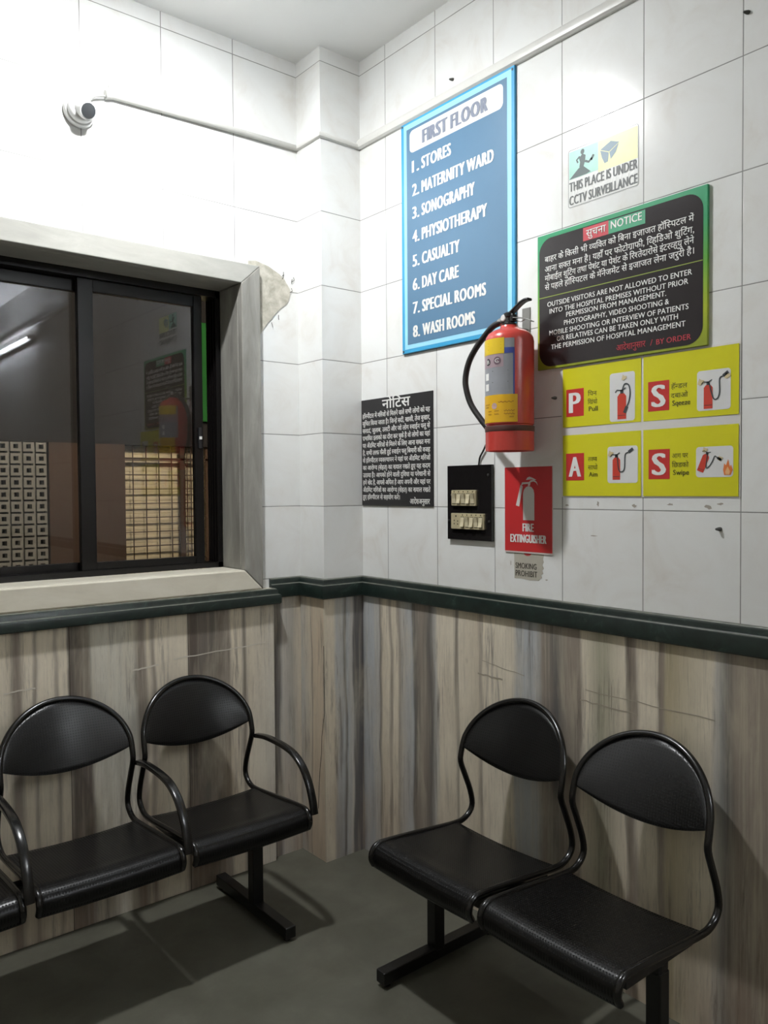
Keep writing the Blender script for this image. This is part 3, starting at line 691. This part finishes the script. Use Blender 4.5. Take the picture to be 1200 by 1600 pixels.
# fire drill poster
d = wall_thing('fire_drill_poster', 'yellow poster of four panels showing how to pull, aim, squeeze and swipe', 'poster', 1.53, 1.72)
def sheet(s, t_):
    u = 1.233+(1.826-1.233)*s; v = 1.513+(1.929-1.513)*t_
    return (-0.0012-0.0012*(1+math.sin(u*31+v*17))*0.5*(1 if 0.05 < s < 0.95 and 0.05 < t_ < 0.95 else 0), -u, v)
MB().grid(sheet, 2, 2).build('sheet', mat('poster_white', '#d8d5cf', 0.3), d, solid=0.001, fix=False)
k = N('poster_yellow'); P = k.coord(); k.base(k.mix(k.noise(P, 6, 3), '#cfcb1c', '#d8d422')); k.bump(k.noise(k.coord((1, 6, 22)), 1.3, 3), 0.25, 0.004); YEL = k.set(0.28)
REDP = mat('poster_red', '#c3322f', 0.35); PICW = mat('picture_white', '#d9d9d8', 0.35); OLV = mat('poster_olive_letter', '#4a4715', 0.5); EXR = mat('picture_red', '#c9402f', 0.4); EXB = mat('picture_black', '#3c4245', 0.5); HAND = mat('picture_hand', '#cdbd92', 0.5); FLAME = mat('picture_flame', '#e07b3a', 0.5); FLAME2 = mat('picture_flame_pale', '#e8b27a', 0.5)
F1, F2, F3, F4 = WR(0.0034), WR(0.0039), WR(0.0044), WR(0.0049)
def mini(u, v, h, ang, par, hose):
    """small printed extinguisher standing at (u, v)"""
    ca, sa = math.cos(ang), math.sin(ang); R_ = lambda a, b: (u+a*ca-b*sa, v+a*sa+b*ca); w_ = h*0.16
    t = MB(); flat(t, [R_(*p) for p in [(-w_, 0), (w_, 0), (w_, h*0.72), (w_*0.6, h*0.80), (w_*0.3, h*0.82), (-w_*0.3, h*0.82), (-w_*0.6, h*0.80), (-w_, h*0.72)]], F3); t.build('printed_cylinder', EXR, par, fix=False)
    t = MB(); stroke(t, [R_(-w_*0.9, h*0.12), R_(w_*0.9, h*0.12)], h*0.015, F4)
    flat(t, [R_(*p) for p in [(-w_*0.35, h*0.81), (w_*0.35, h*0.81), (w_*0.35, h*0.93), (-w_*0.35, h*0.93)]], F4)
    stroke(t, [R_(-w_*1.5, h*0.86), R_(-w_*1.1, h*0.93), R_(0, h*0.90), R_(w_*0.9, h*0.98)], h*0.035, F4)
    stroke(t, [Vector(p) for p in curve_pts([Vector(p) for p in hose], 6)], h*0.045, F4)
    a, b = Vector(hose[-2]), Vector(hose[-1]); e = b+(b-a).normalized()*h*0.22; stroke(t, [b, e], h*0.11, F4)
    t.build('printed_hose', EXB, par, fix=False)
def hand(u, v, s, par):
    t = MB(); flat(t, [(u-s, v-s*0.6), (u-s*0.2, v-s), (u+s*0.9, v-s*0.3), (u+s, v+s*0.4), (u+s*0.2, v+s*0.5), (u-s*0.5, v+s)], F4); t.build('printed_hand', HAND, par, fix=False)
cells = {'pull': ((1.239, 1.5255, 1.736, 1.9235), (1.253, 1.321, 1.769, 1.856), (1.417, 1.505, 1.742, 1.888), 'P', 'पिन', 'खिंचो', 'Pull', (1.340, 1.373), 1.781),
         'squeeze': ((1.533, 1.8215, 1.736, 1.9235), (1.549, 1.617, 1.763, 1.849), (1.702, 1.799, 1.752, 1.862), 'S', 'हॅन्डल', 'दबाओ', 'Sqeeze', (1.627, 1.682), 1.774),
         'aim': ((1.239, 1.5255, 1.5165, 1.7105), (1.252, 1.322, 1.566, 1.652), (1.409, 1.515, 1.556, 1.667), 'A', 'लक्ष्य', 'साधो', 'Aim', (1.341, 1.373), 1.577),
         'swipe': ((1.533, 1.8215, 1.5165, 1.7105), (1.551, 1.619, 1.566, 1.652), (1.700, 1.807, 1.569, 1.653), 'S', 'आग पर', 'छिडको', 'Swipe', (1.630, 1.679), 1.577)}
for key, (c, tl_, pic, L1, h1, h2, en, (ea, eb), ev) in cells.items():
    p = flat(MB(), rect(*c), F1).build('instruction_panel', YEL, d, fix=False); p['label'] = 'bright yellow printed panel'
    flat(MB(), rect(*tl_), F2).build('letter_tile', REDP, p, fix=False)
    t = MB(); text(t, L1, tl_[0]+0.013, tl_[1]-0.013, tl_[2]+0.012, tl_[3]-tl_[2]-0.024, F3, 0.03, 0.06); t.build('initial_letter', WHITE, p, fix=False)
    flat(MB(), rrect(pic[0], pic[1], pic[2], pic[3], 0.009), F2).build('picture_field', PICW, p, fix=False)
    t = MB(); w_ = 0.034 if key in ('pull', 'aim') else 0.05
    line(p, OLV, h1, ea-0.004, ea-0.004+w_, ev+0.048, 0.0125, F2, 0.0); line(p, OLV, h2, ea-0.004, ea-0.002+w_, ev+0.022, 0.0125, F2, 0.0)
    t = MB(); text(t, en, ea, eb, ev, 0.0145, F2, 0.01, 0.03); t.build('lettering', OLV, p, fix=False)
    if key == 'pull': mini(1.460, 1.748, 0.095, 0, p, [(1.462, 1.836), (1.470, 1.852), (1.484, 1.848), (1.489, 1.825), (1.485, 1.800), (1.478, 1.785)]); hand(1.468, 1.872, 0.009, p)
    if key == 'squeeze': mini(1.735, 1.757, 0.080, 0, p, [(1.738, 1.826), (1.750, 1.785), (1.762, 1.783), (1.768, 1.800), (1.768, 1.835), (1.778, 1.842)]); hand(1.714, 1.832, 0.010, p); hand(1.790, 1.842, 0.009, p)
    if key == 'aim': mini(1.441, 1.566, 0.083, 0, p, [(1.444, 1.640), (1.450, 1.596), (1.462, 1.590), (1.470, 1.602), (1.472, 1.640), (1.484, 1.648)]); hand(1.421, 1.646, 0.010, p)
    if key == 'swipe':
        mini(1.712, 1.585, 0.062, -0.40, p, [(1.734, 1.634), (1.730, 1.597), (1.738, 1.598), (1.748, 1.612), (1.755, 1.626), (1.762, 1.622)]); hand(1.727, 1.645, 0.008, p); hand(1.771, 1.620, 0.007, p)
        t = MB(); flat(t, [(1.782, 1.574), (1.800, 1.574), (1.806, 1.588), (1.801, 1.602), (1.798, 1.596), (1.793, 1.617), (1.787, 1.600), (1.782, 1.606), (1.779, 1.588)], F3); fl = t.build('flame', FLAME, p, fix=False)
        t = MB(); flat(t, [(1.786, 1.575), (1.797, 1.575), (1.799, 1.584), (1.792, 1.597), (1.785, 1.584)], F4); t.build('flame', FLAME2, p, fix=False)

# fire extinguisher sign
d = wall_thing('fire_extinguisher_sign', 'red sign with a pale extinguisher symbol, right of the switchboard', 'sign', 1.092, 1.47)
slab(MB(), rect(0.988, 1.196, 1.322, 1.6145), WR(0), WR(0.0030)).build('sign_sheet', mat('sign_white_edge', '#cfc4be', 0.4), d)
flat(MB(), rect(0.9885, 1.1955, 1.3275, 1.614), WR(0.0034)).build('red_panel', mat('sign_red', '#c22f31', 0.30, var=0.06), d, fix=False)
t = MB(); f = WR(0.0039)
flat(t, [(1.071, 1.434), (1.1205, 1.434), (1.1205, 1.524), (1.117, 1.537), (1.108, 1.546), (1.096, 1.550), (1.084, 1.546), (1.075, 1.537), (1.071, 1.524)], f)
flat(t, [(1.039, 1.484), (1.054, 1.480), (1.070, 1.549), (1.060, 1.553)], f); flat(t, [(1.061, 1.549), (1.067, 1.562), (1.098, 1.563), (1.098, 1.557), (1.072, 1.556)], f)
flat(t, [(1.092, 1.551), (1.102, 1.551), (1.104, 1.562), (1.116, 1.565), (1.127, 1.561), (1.136, 1.551), (1.131, 1.563), (1.120, 1.570), (1.105, 1.569), (1.096, 1.562)], f)
flat(t, [(1.084, 1.570), (1.090, 1.578), (1.100, 1.581), (1.113, 1.577), (1.129, 1.570), (1.122, 1.569), (1.107, 1.572)], f)
t.build('symbol', mat('symbol_grey', '#cdc9c4', 0.4), d, fix=False)
line(d, WHITE, 'FIRE', 1.070, 1.117, 1.396, 0.027, f, 0.01, 0.07); line(d, WHITE, 'EXTINGUISHER', 1.015, 1.171, 1.358, 0.027, f, 0.01, 0.07)

# torn no-smoking sticker
d = wall_thing('smoking_sticker', 'torn grey no-smoking sticker just below the red sign', 'sticker', 1.09, 1.275)
edge = [(1.029, 1.233), (1.060, 1.234), (1.100, 1.231), (1.137, 1.233), (1.141, 1.240), (1.150, 1.243), (1.146, 1.252), (1.155, 1.258), (1.150, 1.268), (1.158, 1.275), (1.151, 1.286), (1.157, 1.296), (1.154, 1.306), (1.159, 1.3235), (1.028, 1.3235)]
slab(MB(), edge, WR(0), WR(0.0006)).build('sticker_sheet', mat('old_sticker', '#b3aea0', 0.6, var=0.12), d)
f = WR(0.0010)
for s, a, b, v in (('SMOKING', 1.035, 1.127, 1.269), ('PROHIBIT', 1.035, 1.130, 1.243)): line(d, mat('stencil_dark', '#4a463f', 0.6), s, a, b, v, 0.019, f, 0.0, 0.03)
flat(MB(), [(1.088+0.017*math.cos(a), 1.323+0.010*math.sin(a)) for a in [PI+PI*i/10 for i in range(11)]], f).build('red_ring', mat('old_red', '#b33b3a', 0.6), d, fix=False)

# switchboard
d = wall_thing('switchboard', 'glossy black switchboard with two cream rows of switches on tiled wall', 'switchboard', 0.813, 1.49)
slab(MB(), rect(0.710, 0.934, 1.355, 1.627), WR(0), WR(0.012)).build('board', mat('black_acrylic', '#191717', 0.08, spec=0.6), d, bevel=0.001)
CRM = mat('cream_plate', '#b6ab8a', 0.35, var=0.08); RK = mat('cream_rocker', '#cdc3a4', 0.3, var=0.05); GRM = mat('switch_grime', '#4b4230', 0.6)
def plate(u0, u1, v0, v1, n, socket):
    p = slab(MB(), rrect(u0, u1, v0, v1, 0.003), WR(0.012), WR(0.021)).build('switch_plate', CRM, d, bevel=0.001)
    wd = (u1-u0-0.006)/(n+(2 if socket else 0)); s0 = u0+0.003
    if socket:
        t = MB()
        for (a, b, r) in ((0.0, 0.018, 0.0034), (-0.009, 0.002, 0.0026), (0.009, 0.000, 0.0026), (-0.009, -0.010, 0.0026), (0.009, -0.011, 0.0026)):
            uu, vv = s0+wd+a, (v0+v1)/2+b; flat(t, [(uu+r*math.cos(2*PI*i/12), vv+r*math.sin(2*PI*i/12)) for i in range(12)], WR(0.0213))
        t.build('socket_hole', mat('socket_black', '#120f0c', 0.6), p, fix=False); s0 += 2*wd
    for i in range(n):
        a, b = s0+i*wd+0.003, s0+(i+1)*wd-0.003; c = (a+b)/2; up_ = (i % 2 == 0) != socket
        slab(MB(), rect(a-0.0008, b+0.0008, v0+0.006, v1-0.012), WR(0.021), WR(0.0216)).build('switch_surround', GRM, p)
        t = MB(); zc = (v0+v1)/2-0.003; hh = (v1-v0)*0.30
        pr = [(zc-hh, 0.0225 if up_ else 0.029), (zc, 0.024), (zc+hh, 0.029 if up_ else 0.0225)]
        lo = [(zc-hh, 0.021), (zc+hh, 0.021)]
        t.prism([(-o, -a, z) for z, o in pr+lo[::-1]], [(-o, -b, z) for z, o in pr+lo[::-1]]); t.build('rocker', RK, p, bevel=0.0008)
    t = MB()
    for i in range(n):
        c = s0+(i+0.5)*wd; flat(t, [(c+0.003*math.cos(2*PI*j/10), v1-0.006+0.003*math.sin(2*PI*j/10)) for j in range(10)], WR(0.0213))
    t.build('indicator', GRM, p, fix=False)
plate(0.740, 0.864, 1.480, 1.537, 5, False); plate(0.738, 0.903, 1.395, 1.4525, 5, True)
for u, v in ((0.918, 1.590), (0.718, 1.425), (0.922, 1.425)): MB().lathe([(0.005, 0.012), (0.005, 0.0135), (0.003, 0.0145)], 10, lambda a, b, h: (-h, -u+a, v+b)).build('screw', mat('screw_dark', '#3a3836', 0.4, 0.5), d, smooth=True)
cb = MB().tube([(-o, -u, v) for o, u, v in [tuple(p) for p in curve_pts([(0.006, 0.866, 1.622), (0.006, 0.868, 1.635), (0.006, 0.873, 1.655), (0.007, 0.892, 1.680), (0.008, 0.915, 1.720), (0.006, 0.94, 1.79), (0.005, 0.955, 1.86)], 5)]], 0.0032, 8)
tag(cb.build('cable', mat('black_rubber', '#0a0a0a', 0.8), smooth=True), 'thin black cable running from the top of the switchboard up behind the extinguisher', 'cable')

# ------------------------------------------------------------------ fire extinguisher
EX, EU, ER = 0.103, 1.101, 0.0795                              # stand-off, position along wall, radius
d = thing('fire_extinguisher', 'red dry-powder fire extinguisher with black hose hung on the wall', 'fire extinguisher', (-EX, -EU, 1.66))
k = N('extinguisher_red'); P = k.coord(); c = k.mix(k.noise(P, 9, 4), '#b53a33', '#c4443a'); X = k.xyz(P)
c = k.mix(k.ramp(k.noise(k.coord((1, 1, 0.6)), 26, 5, 0.7), [(0.60, 0.0), (0.74, 0.5)]), c, '#8a4636'); k.base(c); EXRED = k.set(0.27, 0, 0.5, 0.2)
el = lambda x, y, h: (-EX+x, -EU+y, h)
MB().lathe([(0.001, 1.672), (0.07, 1.672), (ER, 1.664), (ER, 1.742), (ER-0.003, 1.744), (ER-0.003, 1.748), (ER, 1.750), (ER, 2.018), (ER*0.97, 2.032), (ER*0.87, 2.045), (ER*0.68, 2.055), (ER*0.42, 2.062), (0.030, 2.066), (0.028, 2.072), (0.001, 2.072)], 64, el).build('cylinder', EXRED, d, smooth=True)
MB().lathe([(ER+0.0005, 1.726), (ER+0.0012, 1.728), (ER+0.0012, 1.742), (ER+0.0005, 1.744)], 64, el).build('seam_band', mat('band_grime', '#4c2a22', 0.6), d, smooth=True)
BLK = mat('black_fitting', '#161514', 0.35); STL = mat('dull_steel', '#8b8a86', 0.35, 0.7)
MB().lathe([(0.024, 2.068), (0.024, 2.078), (0.017, 2.082), (0.016, 2.098), (0.019, 2.101), (0.019, 2.112), (0.012, 2.116)], 28, el).build('valve', BLK, d, smooth=True)
vb = MB().box(-EX-0.011, -EX+0.011, -EU-0.022, -EU+0.030, 2.083, 2.108); vb.build('valve_block', BLK, d, bevel=0.003)
fx = lambda u, v: (-EX, -u, v)
lv = MB(); P_ = curve_pts([Vector(p) for p in ((1.080, 2.098), (1.096, 2.106), (1.116, 2.117), (1.134, 2.128), (1.152, 2.138), (1.170, 2.144), (1.186, 2.144))], 4)
lv.tube([fx(*p) for p in P_], 1, sec=[(0.010, 0.0035), (-0.010, 0.0035), (-0.012, -0.001), (-0.010, -0.0045), (0.010, -0.0045), (0.012, -0.001)], up=(1, 0, 0)); lv.build('squeeze_lever', BLK, d, smooth=True)
lv = MB(); lv.tube([fx(*p) for p in curve_pts([Vector(p) for p in ((1.105, 2.096), (1.130, 2.094), (1.160, 2.088), (1.180, 2.080), (1.197, 2.072))], 4)], 1, sec=[(0.009, 0.0015), (-0.009, 0.0015), (-0.009, -0.0015), (0.009, -0.0015)], up=(1, 0, 0)); lv.build('carry_handle', STL, d)
MB().lathe([(0.001, 0.0), (0.010, 0.0), (0.011, 0.006), (0.009, 0.008), (0.001, 0.008)], 20, lambda x, y, h: (-EX-0.011-h, -EU+0.012+x, 2.098+y)).build('pressure_gauge', mat('gauge_white', '#d5d5d0', 0.3), d, smooth=True)
MB().tube([fx(1.118, 2.088), fx(1.150, 2.078), fx(1.165, 2.082)], 0.0014, 8).build('safety_pin', STL, d, smooth=True)
hp = [(EX, 1.084, 2.094), (EX+0.002, 1.067, 2.090), (EX+0.004, 1.030, 2.080), (EX, 0.988, 2.054), (EX, 0.948, 2.020), (EX, 0.916, 1.979), (EX, 0.899, 1.929), (EX, 0.902, 1.886), (EX-0.005, 0.920, 1.832), (EX-0.012, 0.955, 1.783), (EX-0.02, 0.992, 1.739), (EX-0.025, 1.010, 1.715)]
MB().tube([(-o, -u, v) for o, u, v in [tuple(p) for p in curve_pts(hp, 5)]], 0.0105, 14).build('hose', mat('black_hose', '#1f1e1d', 0.5, var=0.25, vs_=60), d, smooth=True)
MB().lathe([(0.0125, 0), (0.0125, 0.028), (0.010, 0.03)], 16, lambda x, y, h: (-EX+x, -1.086+h+y*0.25, 2.095+y-0.2*h)).build('hose_ferrule', STL, d, smooth=True)
MB().lathe([(0.013, 0.0), (0.012, 0.05), (0.009, 0.055)], 16, lambda x, y, h: (-0.078+x, -0.996-h*0.62+y*0.6, 1.735-h*0.75+y*0.3)).build('nozzle', BLK, d, smooth=True)
hk = MB(); slab(hk, rect(1.068, 1.103, 2.060, 2.147), WR(0), WR(0.003)); hk.box(-EX, -0.002, -1.092, -1.078, 2.070, 2.076); hk.build('wall_bracket', STL, d, bevel=0.0008)
# labels wrapped on the cylinder; angle 0 faces the room diagonal
FA = math.atan2(-1.86, -2.0)
def CY(off): return lambda a, v, d=0.0: (-EX+(ER+off+d)*math.cos(FA+a), -EU+(ER+off+d)*math.sin(FA+a), v)
def wrap(name, a0, a1, v0, v1, off, mt, par=d):
    g = CY(off); return MB().grid(lambda s, t_: g(a0+(a1-a0)*s, v0+(v1-v0)*t_), 16, 1).build(name, mt, par, smooth=True, fix=False)
D_ = math.radians
lab = wrap('instruction_label', D_(-125), D_(10), 1.842, 2.020, 0.0006, mat('label_silver', '#8f9196', 0.35, var=0.12))
wrap('label_edge', D_(7), D_(10.5), 1.842, 1.99, 0.0010, mat('label_blue', '#3f4f9a', 0.4), lab)
wrap('blue_band', D_(-20), D_(9), 1.972, 1.990, 0.0010, mat('label_blue', '#3f4f9a', 0.4), lab)
wrap('pink_field', D_(-125), D_(-15), 1.930, 1.972, 0.0009, mat('label_mauve', '#a08c92', 0.4, var=0.12), lab)
st = wrap('upper_sticker', D_(-118), D_(-13), 1.972, 2.022, 0.0014, mat('sticker_yellow', '#d8b81f', 0.4)); st['label'] = 'plain yellow sticker near the top'
st2 = wrap('lower_sticker', D_(-112), D_(17), 1.754, 1.842, 0.0014, mat('sticker_amber', '#d9a91d', 0.4, var=0.10)); st2['label'] = 'larger amber sticker with handwriting'
def cyc(a, v, r, off, name, mt, par):
    g = CY(off); t = MB(); flat(t, [(a+r/ER*math.cos(2*PI*i/16), v+r*math.sin(2*PI*i/16)) for i in range(16)], g); return t.build(name, mt, par, fix=False)
cyc(D_(-58), 1.949, 0.011, 0.0016, 'round_badge', mat('badge_black', '#2f2c2f', 0.5), lab); cyc(D_(-30), 1.950, 0.013, 0.0016, 'round_badge', mat('badge_plum', '#6a5560', 0.5), lab)
t = MB(); text(t, 'B', D_(-63), D_(-53), 1.943, 0.012, CY(0.002), 0.02); text(t, 'C', D_(-36), D_(-25), 1.944, 0.013, CY(0.002), 0.02)
for a in (-62,): 
    for v in (1.902, 1.868): flat(t, [(D_(a-8), v-0.011), (D_(a+6), v-0.011), (D_(a+6), v+0.011), (D_(a-8), v+0.011)], CY(0.0016))
t.build('label_lettering', WHITE, lab, fix=False)
t = MB()
for v in (1.918, 1.882): flat(t, [(D_(-44), v-0.001), (D_(-4), v-0.001), (D_(-4), v+0.001), (D_(-44), v+0.001)], CY(0.0014))
t.build('label_rule', mat('print_dark_grey', '#565a58', 0.5), lab, fix=False)
t = MB()
for v0, a0, a1 in ((1.812, -72, -52), (1.803, -70, -56), (1.818, -28, 8), (1.790, -58, -46), (1.790, -38, -26), (1.790, -14, 10), (1.780, -58, -46), (1.780, -38, -26), (1.780, -14, 10), (1.770, -2, 8)):
    pts = [(D_(a0+(a1-a0)*i/12), v0+0.0022*math.sin(i*2.1+v0*900)) for i in range(13)]; stroke(MB(), pts, 0.0016, CY(0.0019)).build('handwriting', mat('ink_maroon', '#6e2a1e', 0.6), st2, fix=False)
cyc(D_(-38), 1.806, 0.010, 0.0018, 'faded_patch', mat('faded_mauve', '#b79a9a', 0.6), st2)
t = MB()
for v0 in (2.008, 2.000, 1.988): flat(t, [(D_(-58), v0-0.0007), (D_(-20), v0-0.0007), (D_(-20), v0+0.0007), (D_(-58), v0+0.0007)], CY(0.0019))
t.build('sticker_print', mat('amber_print', '#9a7a14', 0.6), st, fix=False)

# ------------------------------------------------------------------ CCTV camera and its conduit
cx_, cz_ = -1.108, 2.872
d = thing('surveillance_camera', 'white dome surveillance camera with dark lens on the window wall', 'camera', (cx_, 0, cz_))
PW = mat('camera_white', '#d6d6d4', 0.35, var=0.02)
MB().lathe([(0.055, 0.0), (0.055, 0.014), (0.052, 0.020), (0.047, 0.022)], 40, lambda x, y, h: (cx_+x, -h, cz_+y)).build('camera_base', PW, d, smooth=True)
MB().lathe([(0.047, 0.020), (0.046, 0.034), (0.041, 0.042), (0.034, 0.045)], 40, lambda x, y, h: (cx_+x, -h, cz_+y)).build('camera_collar', PW, d, smooth=True)
ax = Vector((-0.10, -0.86, -0.45)).normalized(); ax = Vector((0.12, -0.90, -0.42)).normalized()
e1 = ax.orthogonal().normalized(); e2 = ax.cross(e1); cc_ = Vector((cx_+0.004, -0.034, cz_-0.001))
ey = lambda x, y, h: tuple(cc_+e1*x+e2*y+ax*h)
MB().lathe([(0.001, -0.036), (0.02, -0.031), (0.033, -0.016), (0.0365, 0.0), (0.034, 0.014), (0.030, 0.024), (0.029, 0.040), (0.026, 0.042)], 40, ey).build('camera_eyeball', PW, d, smooth=True)
MB().lathe([(0.0255, 0.0405), (0.0255, 0.0425), (0.012, 0.0445), (0.001, 0.045)], 36, ey).build('lens', mat('lens_grey', '#3a3c3e', 0.2), d, smooth=True)
wr = MB().tube([tuple(p) for p in curve_pts([(cx_+0.030, -0.008, cz_+0.040), (cx_+0.05, -0.014, cz_+0.062), (cx_+0.075, -0.016, cz_+0.072), (cx_+0.10, -0.012, cz_+0.078)], 5)], 0.0045, 8); wr.build('camera_cable', mat('cable_grey', '#8a8a86', 0.5), d, smooth=True)
cd = thing('cable_conduit', 'thin white conduit running from the camera to the pillar', 'conduit', (-0.6, -0.01, 2.972))
pt = [(-1.000, -0.011, 2.958), (-0.75, -0.011, 2.965), (-0.5, -0.011, 2.971), (-A-0.0, -0.011, 2.976)]
MB().tube(pt, 0.0115, 12).build('pipe', mat('conduit_white', '#b4b3ae', 0.45), cd, smooth=True)
MB().tube([(-1.018, -0.012, 2.955), (-0.995, -0.011, 2.958)], [0.016, 0.013], 12).build('pipe_socket', mat('conduit_white', '#b4b3ae', 0.45), cd, smooth=True)
MB().prism([(-1.012, -0.004, 2.96), (-0.998, -0.004, 2.96), (-1.000, -0.004, 3.006), (-1.004, -0.004, 2.99)], [(-1.012, -0.010, 2.96), (-0.998, -0.010, 2.96), (-1.000, -0.007, 3.006), (-1.004, -0.010, 2.99)]).build('tape_flag', mat('cable_grey', '#8a8a86', 0.5), cd)

# ------------------------------------------------------------------ old wall plugs
PL = mat('plug_grey', '#4d4c49', 0.7)
def plug(u, v, label):
    t = MB().lathe([(0.0055, 0.0), (0.0055, 0.004), (0.003, 0.012), (0.0015, 0.013)], 12, lambda a, b, h: (-h-0.0003, -u+a+h*0.5, v+b)); tag(t.build('wall_plug', PL, smooth=True), label, 'wall plug')
plug(0.738, 3.040, 'old grey wall plug above the blue floor directory')
plug(1.208, 1.835, 'dark wall plug left of the yellow poster beside the extinguisher')
plug(1.770, 1.427, 'dark wall plug below the lower right corner of the yellow poster')
plug(1.840, 2.780, 'small dark wall plug high on the tiles at the right edge')

# tape residue and scratches left on the tiles
for i, (u, v, a, b) in enumerate(((1.253, 1.487, 0.007, 0.004), (1.372, 1.492, 0.006, 0.010), (1.500, 1.488, 0.009, 0.006), (1.620, 1.493, 0.012, 0.004), (1.735, 1.487, 0.014, 0.007), (1.770, 1.495, 0.010, 0.004), (1.355, 1.392, 0.018, 0.002), (1.012, 1.285, 0.003, 0.012), (1.170, 1.238, 0.008, 0.003), (1.185, 1.505, 0.004, 0.004))):
    random.seed(i); t = MB()
    flat(t, [(u+a*math.cos(2*PI*j/9)*random.uniform(0.4, 1.1), v+b*math.sin(2*PI*j/9)*random.uniform(0.4, 1.1)) for j in range(9)], WR(0.0004))
    t.build('smudge', mat('tape_residue', '#a19a8f', 0.7), wall_right, fix=False)
